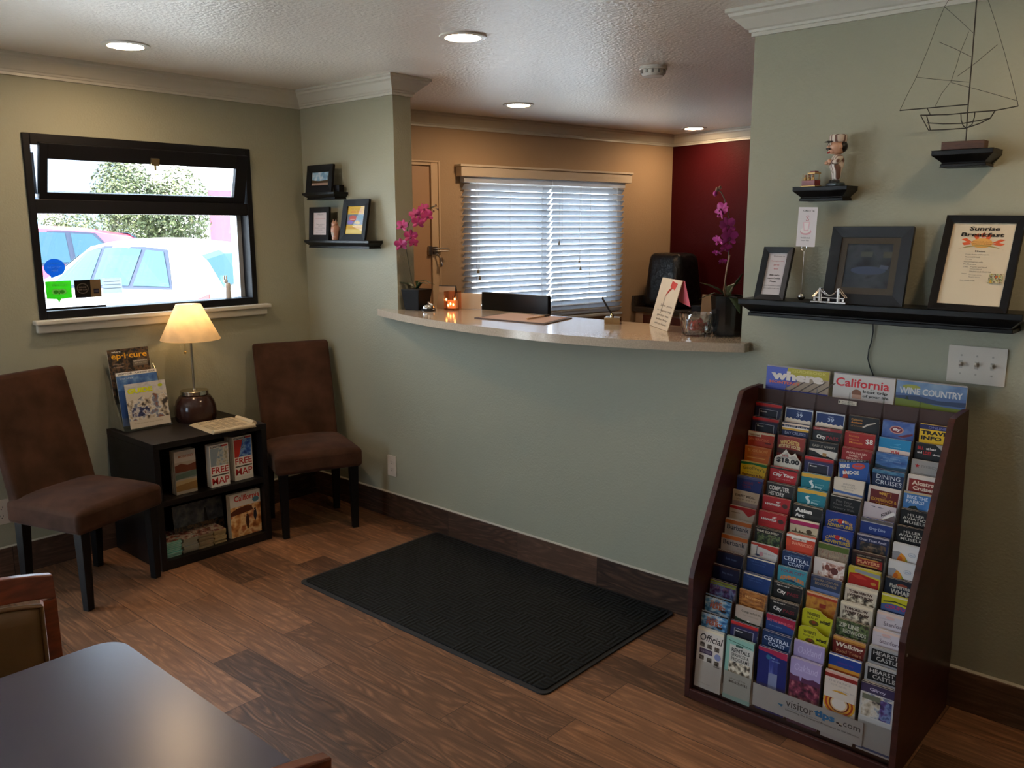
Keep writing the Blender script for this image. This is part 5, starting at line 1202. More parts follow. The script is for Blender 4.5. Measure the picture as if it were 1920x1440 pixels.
def blue_s():
    return [('r', 0, 0, 100, 4, CRM), ('r', 0, 4, 100, 220, I('#14346c')), ('t', 'THE BAY TOURS', 12, 10, 70, 15, I('#4c6ca4')), ('t', 'a guide to day trips', 20, 19, 66, 24, I('#4c6ca4'))]
def navyd():
    return [('r', 0, 0, 100, 6, I('#4c2c28')), ('r', 0, 6, 100, 220, I('#10163a')), ('t', 'limo tours', 34, 20, 74, 28, I('#6878a0'))]
def skyp():
    return [('r', 0, 0, 100, 60, P_sky), ('r', 0, 0, 100, 5, BK_), ('t', 'scenic', 30, 2, 70, 5, WH), ('t', 'ISLAND', 22, 16, 66, 30, I('#c86a34'), .03), ('t', 'FERRY', 20, 30, 82, 44, I('#c8623c'), .04), ('g', [(58, 42), (84, 40), (80, 48), (64, 48)], I('#3a2018'))]
# each entry: (short look, base, ops, outline, thickness, spare copies)
C1 = [('red topped navy museum brochure', I('#232440'), museum(), 2), ('red topped navy museum brochure', I('#232440'), museum(), 2),
      ('red city brochure with cream tab', I('#b83a1c'), [('r', 0, 0, 100, 7, CRM), ('r', 0, 7, 50, 17, I('#d8c8a8')), ('t', 'WELCOME', 5, 9, 45, 15, I('#8a4a2c'), .03), ('t', 'SAN FRANCISCO', 4, 22, 82, 32, I('#e07a4c'), .03), ('r', 66, 34, 90, 39, I('#6a2414'))], 1),
      ('plain orange BOOK NOW brochure', I('#c8681c'), [('t', 'BOOK NOW', 12, 8, 88, 19, I('#e09a4c'), .02), ('t', 'tours and transfers', 12, 25, 88, 33, I('#9c4c14')), ('r', 10, 38, 80, 41, I('#e0a050'))], 1),
      ('yellow restaurant brochure, green top', YEL, [('r', 0, 0, 100, 10, I('#1c7a34')), ('g', [(0, 14), (20, 9), (50, 7), (80, 10), (100, 16), (100, 20), (0, 20)], YEL), ('t', "Geoffrey's", 8, 13, 92, 29, I('#6a6a14'), .01, 0, .004), ('t', 'at the coast', 26, 31, 72, 37, I('#8a6a14')), ('t', 'Restaurant & Bar', 8, 40, 88, 49, I('#7a4a14'), .03)], 2),
      ('blue violet brochure with red words', I('#2c3c7c'), [('r', 0, 0, 100, 8, I('#5a6490')), ('t', 'NIGHT', 26, 16, 64, 27, I('#7c2c50'), .03), ('t', 'TOUR', 20, 30, 56, 41, I('#7c2c50'), .03), ('r', 80, 10, 90, 14, RD)], 1),
      ('beige EVERY MEAL brochure', I('#c4b096'), [('t', 'EVERY MEAL', 10, 12, 86, 21, I('#5a4634'), .03), ('t', 'worth the trip', 14, 26, 90, 33, I('#6a5644')), ('r', 0, 38, 100, 60, I('#a08c88'))], 1),
      ('white brochure, red V shaped top', I('#c8b8a8'), [('g', [(0, 0), (100, 0), (100, 14), (72, 32), (48, 12), (0, 10)], I('#a81c1c')), ('g', [(0, 11), (46, 13), (70, 34), (100, 18), (100, 60), (0, 60)], I('#bcae9c')), ('r', 6, 22, 40, 25, I('#8c7c6c'))], 1),
      ('orange topped grey Burbank brochure', I('#b4aaa4'), burb(), 2), ('orange topped grey Burbank brochure', I('#b4aaa4'), burb(), 1),
      ('dark navy limousine brochure', I('#10163a'), navyd(), 1), ('dark navy limousine brochure', I('#10163a'), navyd(), 1),
      ('dusk picture brochure, lime stripe', I('#241838'), [('r', 0, 0, 100, 60, P_purple), ('r', 0, 0, 100, 7, I('#7c8c28')), ('r', 0, 9, 100, 14, I('#94a83c')), ('t', 'night lights', 20, 20, 70, 30, I('#a87090'))], 1),
      ('blue sky ferry brochure, orange words', I('#5a9ac8'), skyp(), 1), ('blue sky ferry brochure, orange words', I('#5a9ac8'), skyp(), 1),
      ('full length white Official visitor brochure', I('#ddd4c8'), [('r', 0, 0, 100, 9, CRM), ('t', 'Official', 8, 18, 92, 44, I('#2c2420'), .012, .2)]+[('r', x, y, x+18, y+16, printmat('thumb%d' % k, ['#1c1a18', '#5a4a3c', '#8c8474'], 120, seed=k*5)) for k, (x, y) in enumerate(((12, 50), (40, 52), (68, 54), (12, 98), (42, 100), (70, 104)))]+[('r', 12, 72, 62, 90, I('#4a3850')), ('t', 'GUIDE BOOK', 17, 77, 57, 85, I('#a898a8')), ('e', 82, 88, 12, 12, I('#8c94bc')), ('r', 70, 122, 92, 126, I('#8a8078')), ('t', 'free at the front desk', 14, 196, 62, 200, I('#a89c90'))], 2)]
C2 = [('navy pier skyline brochure', I('#0e2c64'), pier(), 2),
      ('navy bay cruise brochure, gold band', NV, [('r', 0, 0, 100, 6, I('#e8d4bc')), ('r', 0, 6, 100, 13, NV), ('t', 'BLUE & GOLD', 8, 7, 50, 12, I('#c8c4c0'), .02), ('t', 'FLEET', 56, 8, 92, 12, I('#c8c4c0')), ('r', 0, 13, 100, 17, WH), ('r', 0, 17, 100, 24, GLD), ('t', 'BAY CRUISES', 12, 29, 88, 39, I('#9aa0c0'), .01)], 2),
      ('red brown brochure, gold arched title', I('#8c2c1c'), [('r', 0, 0, 100, 220, I('#8c2c1c')), ('t', 'WINCHESTER', 10, 10, 82, 26, I('#d0a860'), .05, 0, .005), ('t', 'MYSTERY HOUSE', 6, 27, 84, 38, I('#e0c890'), .04, 0, .004), ('r', 0, 44, 100, 60, I('#4a2414'))], 2),
      ('white mountain shaped $18.00 coupon', I('#d8d2c4'), [('g', [(8, 40), (30, 20), (46, 8), (54, 24), (74, 14), (90, 34), (96, 40), (80, 30), (64, 30), (50, 28), (40, 32)], I('#b0aaa0')), ('t', 'SAVE', 28, 17, 50, 25, I('#b83a2c'), .02), ('t', '$18.00', 8, 29, 92, 49, BK_, .05)], 0),
      ('red City Tour brochure, white script', I('#b01a20'), [('r', 0, 0, 100, 6, I('#3a2420')), ('t', 'The Best', 34, 12, 52, 17, WH), ('t', 'City Tour', 10, 18, 90, 33, WH, .05, .15), ('t', 'sightseeing all day', 26, 36, 80, 41, I('#e08c8c'))], 2),
      ('black COMPUTER HISTORY brochure', I('#262422'), [('r', 0, 0, 100, 3, I('#6a6258')), ('t', 'COMPUTER', 8, 10, 82, 26, I('#d8d2c8'), .03), ('t', 'HISTORY', 8, 30, 66, 45, I('#d8d2c8'), .03), ('t', 'MUSEUM', 8, 48, 66, 60, I('#d8d2c8'), .03)], 2),
      ('crimson art gallery brochure', I('#a81c20'), artin(), 2), ('crimson art gallery brochure', I('#a81c20'), artin(), 2),
      ('dark wine country brochure, green photograph', I('#1c1612'), [('t', 'WINE COUNTRY', 6, 6, 88, 14, I('#d0c4ac'), .03), ('r', 8, 17, 92, 60, P_green)], 4),
      ('white transit brochure, red stripes', I('#cfcac4'), [('r', 0, 0, 100, 7, I('#c04030')), ('g', [(22, 0), (100, 0), (100, 24), (60, 14), (26, 10)], I('#b82c20')), ('r', 22, 10, 24, 40, I('#28304c')), ('g', [(14, 40), (24, 36), (40, 40), (26, 44)], I('#3a4464')), ('e', 40, 34, 7, 8, I('#c89098')), ('t', 'ride and tour', 50, 26, 92, 32, I('#a0949c'))], 1),
      ('cream edged royal blue brochure', I('#14346c'), blue_s(), 2), ('cream edged royal blue brochure', I('#14346c'), blue_s(), 2),
      ('wood brown brochure, framed title', I('#9c5c24'), [('r', 0, 0, 100, 60, P_wood), ('o', 10, 8, 92, 60, I('#c88c48')), ('t', 'Monterey', 22, 16, 80, 28, I('#dca868'), .01), ('t', 'whale watch', 28, 31, 76, 39, I('#c08c5c'))], 1),
      ('pale tan brochure, dark green foot', I('#b8a494'), [('t', 'Cottage by the Lake', 22, 10, 92, 20, I('#4c4838'), .02), ('t', 'bed and breakfast', 30, 24, 84, 29, I('#8c7c6c')), ('g', [(0, 40), (12, 44), (50, 48), (100, 50), (100, 60), (0, 60)], I('#2c3c2c')), ('e', 50, 46, 5, 3, WH)], 1),
      ('red topped blue museum brochure', I('#2a2c58'), museum(1), 1),
      ('full length mint RENTALS brochure', I('#8cbcac'), [('g', [(8, 10), (92, 18), (92, 20), (8, 12)], I('#2c4a40')), ('r', 14, 24, 100, 122, I('#ccc8bc')), ('r', 36, 20, 62, 28, I('#3c5c50')), ('t', 'RENTALS', 22, 34, 88, 48, I('#24221e'), .03), ('t', 'SERVICES &', 22, 52, 86, 63, I('#24221e'), .01), ('t', 'PROGRAMS', 22, 67, 88, 79, I('#24221e'), .01), ('r', 14, 82, 92, 122, P_old), ('r', 0, 122, 100, 205, I('#c4c4b8')), ('t', 'call us toll free', 20, 140, 80, 146, I('#6a6a60')), ('t', '800-555-0122', 20, 150, 88, 159, I('#24221e'), .03), ('r', 0, 205, 100, 220, I('#a4c4b8'))], 2)]
C3 = [('navy pier skyline brochure', I('#0e2c64'), pier(), 1), ('black city pass brochure, red top', BK_, cityp(), 2),
      ('black castle winery brochure', BK_, [('t', 'CASTLE WINERY', 10, 10, 90, 18, I('#a89c8c'), .01), ('g', [(0, 26), (40, 24), (100, 28), (100, 56), (70, 46), (44, 44), (20, 34), (0, 32)], I('#d4ccc0')), ('g', [(0, 34), (20, 36), (44, 46), (70, 48), (100, 56), (100, 62), (0, 62)], I('#1c1814')), ('r', 48, 36, 62, 48, I('#a87c44'))], 1),
      ('red topped navy museum brochure', I('#2a2c58'), museum(1), 1), ('teal bay brochure, gold top', TEAL, tealb(), 2), ('teal bay brochure, gold top', TEAL, tealb(), 2),
      ('black Asian Art brochure', I('#1c1a16'), [('r', 0, 0, 100, 3, I('#8a7a64')), ('t', 'Asian', 8, 11, 66, 26, WH, .05), ('t', 'Art', 8, 30, 40, 43, WH, .05), ('r', 60, 30, 100, 60, printmat('darkstone', ['#1c1814', '#2c2620', '#3c342c'], 30))], 2),
      ('magenta topped cream brochure', I('#c4b496'), [('r', 0, 0, 100, 5, CRM), ('r', 0, 5, 100, 17, I('#a81858')), ('r', 0, 17, 100, 19, I('#7c1440')), ('e', 68, 36, 10, 8, I('#4c3c24')), ('g', [(18, 44), (22, 28), (26, 44)], I('#4c3c24')), ('r', 8, 42, 92, 46, I('#5a4a30')), ('e', 36, 41, 3, 4, I('#4c3c24')), ('e', 46, 42, 3, 3, I('#4c3c24'))], 1),
      ('red city guide, white ragged top', I('#c8442c'), [('r', 0, 0, 100, 8, WH), ('r', 18, 8, 70, 17, I('#d8ccc0')), ('t', 'WELCOME TO', 24, 10, 66, 15, I('#5a4a44'), .02), ('t', 'SAN FRANCISCO', 20, 22, 92, 33, I('#e89a7c'), .03), ('r', 0, 16, 16, 40, I('#d8502c'))], 4),
      ('blue Central Coast brochure', I('#17325c'), cent(), 1),
      ('turquoise brochure, orange arched lettering', I('#3c8c9c'), [('t', 'YOUR CITY', 8, 8, 92, 18, I('#7c3048'), .02), ('t', 'ADVENTURES', 8, 26, 92, 40, I('#d07830'), .05, 0, .008), ('g', [(20, 44), (50, 38), (84, 50), (60, 46)], I('#1c3c5c'))], 1),
      ('black city pass brochure, grey top', BK_, cityp2(), 2), ('black city pass brochure, grey top', BK_, cityp2(), 2),
      ('crimson and blue bridge brochure', I('#24407c'), [('g', [(0, 0), (100, 0), (100, 32), (60, 22), (0, 14)], I('#a0183c')), ('t', 'BIKE THE BRIDGE LOVE', 4, 15, 92, 23, I('#e0707c'), .02), ('t', 'ride across and back', 10, 33, 56, 38, I('#8ca4cc'))], 2),
      ('blue Central Coast brochure', I('#17325c'), cent(), 1),
      ('deep blue brochure, pale light beams', I('#1c2466'), [('g', [(0, 0), (100, 0), (100, 22), (80, 22), (40, 14), (0, 12)], I('#a8284c')), ('r', 40, 26, 70, 90, printmat('beam', ['#1c2466', '#34408c', '#6a74ac'], 14, (3, 1, .6))), ('e', 36, 28, 8, 8, I('#2c6c8c')), ('t', 'bay', 46, 24, 58, 31, I('#9cc4d8'), .02), ('t', 'aquarium', 48, 34, 76, 40, I('#9cb4d8')), ('r', 40, 80, 70, 160, I('#7c84a4'))], 1)]
C4 = [('black academy brochure, gold lettering', I('#12100e'), [('t', 'California', 8, 8, 46, 15, I('#c88c3c'), .02), ('t', 'Academy', 8, 18, 46, 26, I('#d8862c'), .03), ('t', 'of sciences', 8, 29, 52, 35, I('#9c6c34')), ('g', [(46, 34), (62, 22), (88, 14), (90, 17), (66, 26), (52, 36)], I('#c8beb0'))], 2),
      ('dark red $8 coupon brochure', I('#9c1c18'), [('t', 'Holiday', 14, 8, 48, 16, I('#d8883c')), ('t', 'Historic', 16, 19, 48, 26, I('#d8883c')), ('t', 'Museum', 16, 29, 60, 36, I('#d8883c'), .02), ('t', '$8', 70, 14, 94, 34, WH, .02)], 2),
      ('dark red wine tour brochure', I('#8c1a1c'), [('t', 'NAPA VALLEY', 16, 9, 84, 16, I('#e0b8a8'), .02), ('t', 'WINERY &', 24, 19, 70, 26, I('#e0b8a8'), .02), ('t', 'GETAWAY DAY', 16, 29, 84, 36, I('#e0b8a8'), .02), ('r', 0, 40, 100, 60, printmat('bluehaze', ['#24507c', '#4c7ca4', '#7ca0bc'], 30))], 2),
      ('tilted red and blue bicycle brochure', I('#28549c'), [('r', 0, 0, 100, 8, BK_), ('t', 'RIDE IT YOURSELF', 4, 2, 90, 6, I('#c8c4c0')), ('t', 'BIKE', 4, 13, 36, 26, WH, .04), ('e', 66, 20, 22, 10, I('#c04030')), ('t', 'bay', 52, 16, 80, 24, I('#5c74b4'), .02), ('g', [(10, 60), (20, 28), (30, 60)], I('#c04028')), ('t', 'BRIDGE', 12, 36, 66, 48, WH, .04)], 1),
      ('cream white brochure, blue foot stripe', I('#dccfbc'), [('t', 'LIVERMORE', 32, 13, 70, 19, I('#8c8478')), ('t', 'WINE COUNTRY', 26, 22, 76, 28, I('#8c8478')), ('t', 'estate tastings', 34, 31, 66, 36, I('#8c8478')), ('g', [(0, 38), (10, 40), (100, 44), (100, 51), (0, 48)], I('#4c68a0'))], 2),
      ('black Plan Your Valley brochure', I('#0e0d0c'), [('r', 0, 0, 100, 2.5, I('#c8c0b4')), ('t', 'Plan Your', 20, 11, 72, 20, I('#6a6460'), .01), ('t', 'Napa Valley', 12, 23, 80, 32, I('#6a6460'), .01), ('t', 'Winery Visit', 10, 36, 82, 45, I('#6a6460'), .01)], 2),
      ('blue cave adventure brochure', I('#1a3684'), cave(), 1), ('blue cave adventure brochure', I('#1a3684'), cave(), 1),
      ('tan brochure, olive green top', I('#8c7c68'), [('r', 0, 0, 100, 18, I('#4c6020')), ('r', 0, 18, 100, 60, printmat('tanstreak', ['#7c6a58', '#9c8c78', '#8c5c4c'], 50, (5, 1, 1))), ('t', 'old town', 12, 30, 70, 41, I('#b8a488'))], 1),
      ('white brochure, sepia people photograph', I('#d8ccc4'), [('r', 14, 6, 100, 60, P_people), ('e', 44, 22, 8, 10, I('#7c4438')), ('e', 68, 30, 12, 12, I('#5c2c28')), ('g', [(0, 0), (24, 0), (30, 40), (0, 40)], I('#dcd0c8'))], 2),
      ('slate blue brochure, tan words', I('#2c3a58'), [('r', 0, 0, 100, 7, I('#56586a')), ('t', 'SONOMA COAST AND', 8, 10, 92, 18, I('#a08868'), .02), ('t', 'REDWOOD HILLS', 14, 22, 84, 31, I('#a08868'), .02), ('r', 0, 42, 100, 60, I('#6c7ca8'))], 1),
      ('orange map brochure, red top', I('#b87424'), [('r', 0, 0, 100, 5, I('#d8a888')), ('r', 0, 5, 100, 13, I('#a83820')), ('r', 0, 13, 100, 60, printmat('orangemap', ['#a85c1c', '#c08830', '#8c3c1c'], 26)), ('r', 44, 30, 66, 44, I('#8c2c1c'))], 1),
      ('lime yellow die cut brochure', I('#bcb81c'), yel(), 0), ('lime yellow die cut brochure', I('#bcb81c'), yel(), 0),
      ('lavender Oakland brochure', LAV, oakl(), 2), ('full length lavender Oakland brochure, maroon photograph', LAV, oakl(True), 2)]
C5 = [('blue sky brochure, red oval badge', I('#2c4488'), [('r', 0, 0, 100, 60, printmat('bluesky', ['#20387c', '#3c5ca0', '#6c84b8'], 14)), ('e', 46, 26, 22, 13, I('#c89488')), ('e', 46, 26, 18, 10, I('#7c2c3c')), ('t', 'fly', 34, 20, 60, 32, WH, .04), ('g', [(50, 48), (80, 36), (96, 32), (98, 38), (70, 48)], I('#6a2434'))], 1),
      ('sky blue brochure, white foot', I('#1c84b8'), [('t', 'aqua adventures', 36, 24, 70, 29, I('#8cc8e0')), ('g', [(46, 18), (70, 13), (60, 19)], I('#5cb4d8')), ('g', [(0, 31), (100, 35), (100, 60), (0, 60)], I('#e4d0c4')), ('t', 'YUM', 38, 38, 66, 49, I('#d04c4c'), .05)], 1),
      ('blue landscape brochure', I('#28508c'), [('r', 0, 0, 100, 60, printmat('bluescape', ['#244a84', '#3c6aa4', '#6c90b8'], 16, (1, 1, 3))), ('t', 'whale watching', 22, 12, 76, 17, I('#8ca8cc')), ('t', 'along the coast', 16, 21, 80, 26, I('#8ca8cc')), ('g', [(0, 38), (40, 44), (100, 40), (100, 60), (0, 60)], I('#2c4c64'))], 1),
      ('navy DINING CRUISES brochure', I('#14284c'), [('r', 0, 0, 100, 12, printmat('water', ['#1c4c74', '#3c7494', '#5c8ca4'], 30, (1, 1, 4))), ('t', 'DINING', 14, 15, 88, 29, I('#ccd0d8'), .0), ('t', 'CRUISES', 12, 33, 94, 47, I('#ccd0d8'), .0)], 1),
      ('maroon and gold wine brochure, white border', I('#d4c8bc'), [('r', 7, 8, 95, 70, I('#641818')), ('t', 'WINE', 34, 13, 56, 22, GLD, .03), ('o', 58, 12, 72, 26, GLD), ('t', 'THE', 42, 28, 58, 32, I('#a87c2c')), ('t', 'EXPERIENCE &', 12, 34, 92, 44, I('#c08c2c'), .03), ('t', 'TASTING', 26, 48, 80, 56, I('#c08c2c'), .03)], 2),
      ('white brochure, diagonal AMAZING strip', I('#c4b8bc'), [('g', [(20, 10), (40, 8), (64, 11), (40, 12)], I('#4c5468')), ('e', 40, 10, 5, 4, I('#c4b8bc')), ('g', [(58, 46), (92, 14), (100, 22), (72, 50)], WH), ('g', [(60, 50), (96, 26), (100, 32), (100, 52)], I('#6c5c5c'))], 0),
      ('royal blue tour line brochure', I('#1c3478'), [('r', 0, 0, 100, 10, I('#5a5654')), ('r', 0, 10, 100, 13, I('#a8a4a8')), ('t', 'Gray Line', 26, 26, 78, 38, I('#a8b4d0'), .02, .15)], 1),
      ('navy Great Times Await brochure', I('#18244c'), [('r', 0, 0, 100, 5, I('#a8a0a8')), ('t', 'Great Times Await', 8, 11, 92, 20, I('#b8b4c4'), .02), ('r', 12, 24, 92, 60, P_dark), ('t', 'resort', 36, 34, 64, 40, I('#a89070'))], 1),
      ('dark brown PLAYERS brochure', I('#24120c'), [('r', 0, 0, 100, 7, I('#4c3024')), ('t', 'CASINO AND LOUNGE', 14, 11, 90, 15, I('#a89c88'), .02), ('r', 12, 20, 94, 46, I('#8c1c14')), ('r', 16, 19, 82, 23, I('#c0863c')), ('t', 'PLAYERS', 18, 26, 86, 37, I('#d89c70'), .04), ('r', 18, 40, 80, 44, I('#b08c3c'))], 1),
      ('yellow and red brochure, grey sheet behind', I('#c0b02c'), [('g', [(20, 4), (100, 8), (100, 20), (20, 14)], I('#8c9098')), ('g', [(4, 20), (30, 16), (96, 26), (96, 60), (0, 60)], I('#a82018')), ('g', [(8, 24), (40, 22), (60, 32), (30, 34)], I('#c03c28')), ('e', 80, 40, 9, 5, I('#c08c3c'))], 2),
      ('cream winery brochure, brown western lettering', I('#cfc2ac'), tomo(), 3), ('cream winery brochure, brown western lettering', I('#cfc2ac'), tomo(), 3),
      ('dark green zip line brochure', I('#20241a'), [('r', 0, 0, 100, 62, P_green), ('t', 'ZIP LINE', 8, 10, 70, 24, I('#c8c4b0'), .03), ('t', 'REDWOODS', 22, 29, 94, 42, I('#b8b4a0'), .03), ('t', 'canopy tours', 54, 45, 94, 50, I('#a8a490'))], 1),
      ('maroon food tour brochure, gold top', I('#6c1c14'), [('r', 0, 0, 100, 8, I('#c8944c')), ('r', 0, 8, 100, 14, I('#a86c24')), ('t', 'Walking', 6, 17, 92, 36, I('#e0d4c0'), .035, .12), ('t', 'Food Tours', 12, 39, 90, 50, I('#b8845c'), .02)], 1),
      ('blue brochure, orange and violet bands', I('#1c3c8c'), [('r', 0, 0, 100, 4, WH), ('t', 'museum day', 26, 18, 78, 28, I('#5c3488'), .02), ('r', 0, 36, 100, 47, I('#c8862c')), ('r', 0, 47, 100, 53, I('#a8481c'))], 1),
      ('full length white brochure, orange ring pattern', I('#d8cabc'), [('r', 0, 0, 100, 7, I('#d8a89c')), ('r', 0, 7, 100, 19, I('#8c241c')), ('t', 'THE PRINCE', 12, 26, 82, 33, I('#a89c94')), ('t', 'HOTEL AND SPA', 22, 38, 70, 44, I('#a89c94')), ('t', 'The Magic Bus', 44, 52, 92, 58, I('#a89c94'))]+[('e', 50, 98, a, b, I(c)) for a, b, c in ((50, 42, '#d8a030'), (44, 37, '#a83c1c'), (38, 32, '#d89830'), (32, 27, '#7c2c18'), (27, 23, '#d8b88c'), (22, 19, '#ddd0c4'))]+[('r', 0, 28, 0.1, 29, WH), ('r', 4, 62, 96, 84, I('#d8cabc')), ('r', 0, 128, 100, 220, I('#c8c0bc'))], 2)]
C6 = [('yellow TRAVEL INFO brochure, navy top', YEL, [('r', 0, 0, 100, 15, I('#1c2058')), ('t', 'ONLINE', 26, 4, 80, 12, I('#6c70a8'), .02), ('t', 'TRAVEL', 5, 19, 98, 32, BK_, .04), ('t', 'INFO', 6, 36, 68, 49, BK_, .04)], 1),
      ('black brochure, red and white words', I('#141212'), [('g', [(60, 0), (100, 0), (100, 32)], I('#a8a098')), ('t', 'BILL', 8, 11, 26, 21, RD, .04), ('t', 'at hour', 34, 12, 64, 20, WH, .03), ('t', 'and', 8, 27, 22, 34, WH, .03), ('t', 'LOST', 26, 25, 50, 36, RD, .04), ('t', 'through', 54, 30, 90, 38, WH, .03), ('e', 88, 14, 8, 6, I('#c08cb0'))], 1),
      ('grey department store brochure, red star', I('#9c9894'), [('g', [(18+8*math.cos(R(90+36*i))*(1 if i % 2 == 0 else .42), 19-8*math.sin(R(90+36*i))*(1 if i % 2 == 0 else .42)) for i in range(10)], RD), ('t', 'macys', 30, 14, 90, 26, I('#86827e'), .02), ('r', 10, 42, 90, 43, I('#6c6864'))], 1),
      ('red brown Alcatraz Cruises brochure, white border', I('#ddd2c6'), [('r', 5, 11, 100, 60, I('#84221a')), ('t', 'Alcatraz', 14, 16, 92, 30, I('#e0cab4'), .04), ('t', 'Cruises', 18, 33, 82, 46, I('#e0cab4'), .04)], 2),
      ('blue BIKE THE PARKS brochure', I('#2c5c9c'), [('r', 0, 0, 100, 6, I('#c0a87c')), ('r', 0, 6, 100, 60, printmat('bluegrad', ['#285490', '#3c74b0', '#5c90c4'], 12)), ('t', 'BIKE THE', 10, 11, 72, 22, I('#ccd8e4'), .02), ('t', 'PARKS!', 8, 25, 62, 36, I('#ccd8e4'), .02), ('g', [(10, 60), (20, 46), (38, 42), (50, 60)], I('#28342c')), ('g', [(64, 60), (78, 42), (90, 46), (100, 60)], I('#a0b8d0'))], 1),
      ('black HILLER AVIATION brochure', I('#100f0e'), hill(), 2), ('black HILLER AVIATION brochure', I('#100f0e'), hill(), 2),
      ('white technology brochure, orange wedge', I('#dcd8d4'), intel(), 2), ('white technology brochure, orange wedge', I('#dcd8d4'), intel(), 2),
      ("navy Fisherman's Wharf brochure", I('#16202e'), [('e', 50, 16, 16, 5, I('#8c3c24')), ('t', "Fisherman's", 14, 14, 92, 28, I('#c8c0b0'), .02), ('t', 'WHARF', 18, 31, 86, 47, I('#c8c0b0'), .03)], 1),
      ('yellow and blue coupon brochure', I('#c4bc20'), [('r', 0, 0, 100, 5, I('#d8d0b0')), ('g', [(6, 22), (40, 16), (100, 24), (100, 27), (40, 20), (6, 26)], I('#3c4c24')), ('g', [(0, 32), (30, 26), (60, 28), (100, 38), (100, 60), (0, 60)], I('#4c6498')), ('t', 'COUPONS', 12, 30, 94, 42, I('#b03c6c'), .04, 0, .003), ('r', 0, 50, 100, 60, I('#2c4068'))], 1),
      ('white university brochure', I('#d8ccd0'), stanf(), 2), ('white university brochure', I('#d8ccd0'), stanf(), 2),
      ('black and white HEARST CASTLE brochure', I('#aaa8a8'), hearst(), 2), ('black and white HEARST CASTLE brochure', I('#aaa8a8'), hearst(), 2),
      ('full length purple topped town brochure', I('#c8c4be'), [('r', 0, 0, 100, 28, I('#3c3050')), ('t', 'Gilroy', 26, 10, 74, 23, I('#c0b8cc'), .03), ('r', 6, 30, 94, 104, P_town), ('r', 6, 34, 60, 50, I('#6c6c58')), ('r', 60, 40, 94, 104, P_purple), ('r', 0, 108, 100, 205, I('#bcbab6')), ('r', 0, 205, 100, 212, I('#38507c'))], 6)]
ORD = ['topmost', 'second', 'third', 'fourth', 'fifth', 'sixth', 'seventh', 'eighth', 'ninth', 'tenth', 'eleventh', 'twelfth', 'thirteenth', 'fourteenth', 'fifteenth', 'lowest']
COLN = ['leftmost', 'second', 'third', 'fourth', 'fifth', 'rightmost']
SHAPES = {(1, 3): [(0, 200), (0, 36), (8, 26), (26, 16), (40, -2), (52, 12), (62, 16), (74, 6), (86, 24), (100, 36), (100, 200)],
          (3, 6): [(0, 200), (0, 8), (6, 2), (14, 0), (86, 0), (94, 2), (100, 8), (100, 200)], (3, 7): [(0, 200), (0, 8), (6, 2), (14, 0), (86, 0), (94, 2), (100, 8), (100, 200)],
          (3, 12): [(0, 200), (0, 10), (6, 3), (30, -1), (58, 0), (66, 8), (86, 18), (96, 28), (100, 36), (100, 200)], (3, 13): [(0, 200), (0, 10), (6, 3), (30, -1), (58, 0), (66, 8), (86, 18), (96, 28), (100, 36), (100, 200)],
          (5, 10): [(0, 200), (0, 5), (6, 0), (94, 0), (100, 5), (100, 200)], (5, 11): [(0, 200), (0, 6), (7, 0), (100, 0), (100, 200)], (5, 12): [(0, 200), (0, 6), (7, 0), (100, 0), (100, 200)]}
TILT = -3.0
for ci, colm in enumerate((C1, C2, C3, C4, C5, C6)):
    x = xi0+CP*ci+(CP-BW)/2
    for r, (desc, base, ops, spare) in enumerate(colm):
        h = .205 if r < 15 else .218
        jx, jz = rnd.uniform(-.002, .002), rnd.uniform(-.003, .003)
        roll = {(3, 3): -9, (4, 4): 1.5, (4, 5): 1.5}.get((ci, r), rnd.uniform(-.7, .7))
        dz = {(1, 3): .010, (3, 3): .006, (5, 0): .004}.get((ci, r), 0)
        m = card(MB(), BW, h, .0022, ops, base, shape=SHAPES.get((ci, r)))
        if (ci, r) == (4, 5):
            a = R(36); m.text('AZING', (0, -.0012, 0), (math.cos(a), 0, math.sin(a)), (-math.sin(a), 0, math.cos(a)), .024, .060, -.0655, -.0565, BK_, .02)
        loc = Vector((x+jx, ROWY(r), ROWZ(r)+jz+dz))
        o = m.build('brochure', None, loc, (R(TILT), R(roll), 0))
        tag(o, '%s, %s of the %s column in the rack' % (desc, ORD[r], COLN[ci]), 'brochure', 'brochures in the mahogany rack')
        for k in range(min(spare, 4)):
            eb = I('#4a444a') if (ci, r) == (5, 15) else base
            s_ = MB().box(0, BW, 0, .0018, -h, 0, paperm)
            s_.poly([(0, -.0001, 0), (0, -.0001, -.02), (BW, -.0001, -.02), (BW, -.0001, 0)], eb)
            so_ = s_.build('brochure', None, loc+Vector((rnd.uniform(-.001, .002), .0032+.0034*k, rnd.uniform(.0005, .0032))), (R(TILT), 0 if abs(roll) > 5 else R(rnd.uniform(-.4, .4)), 0))
            tag(so_, 'spare copy behind the %s, %s of the %s column' % (desc, ORD[r], COLN[ci]), 'brochure', 'spare brochures in the mahogany rack')
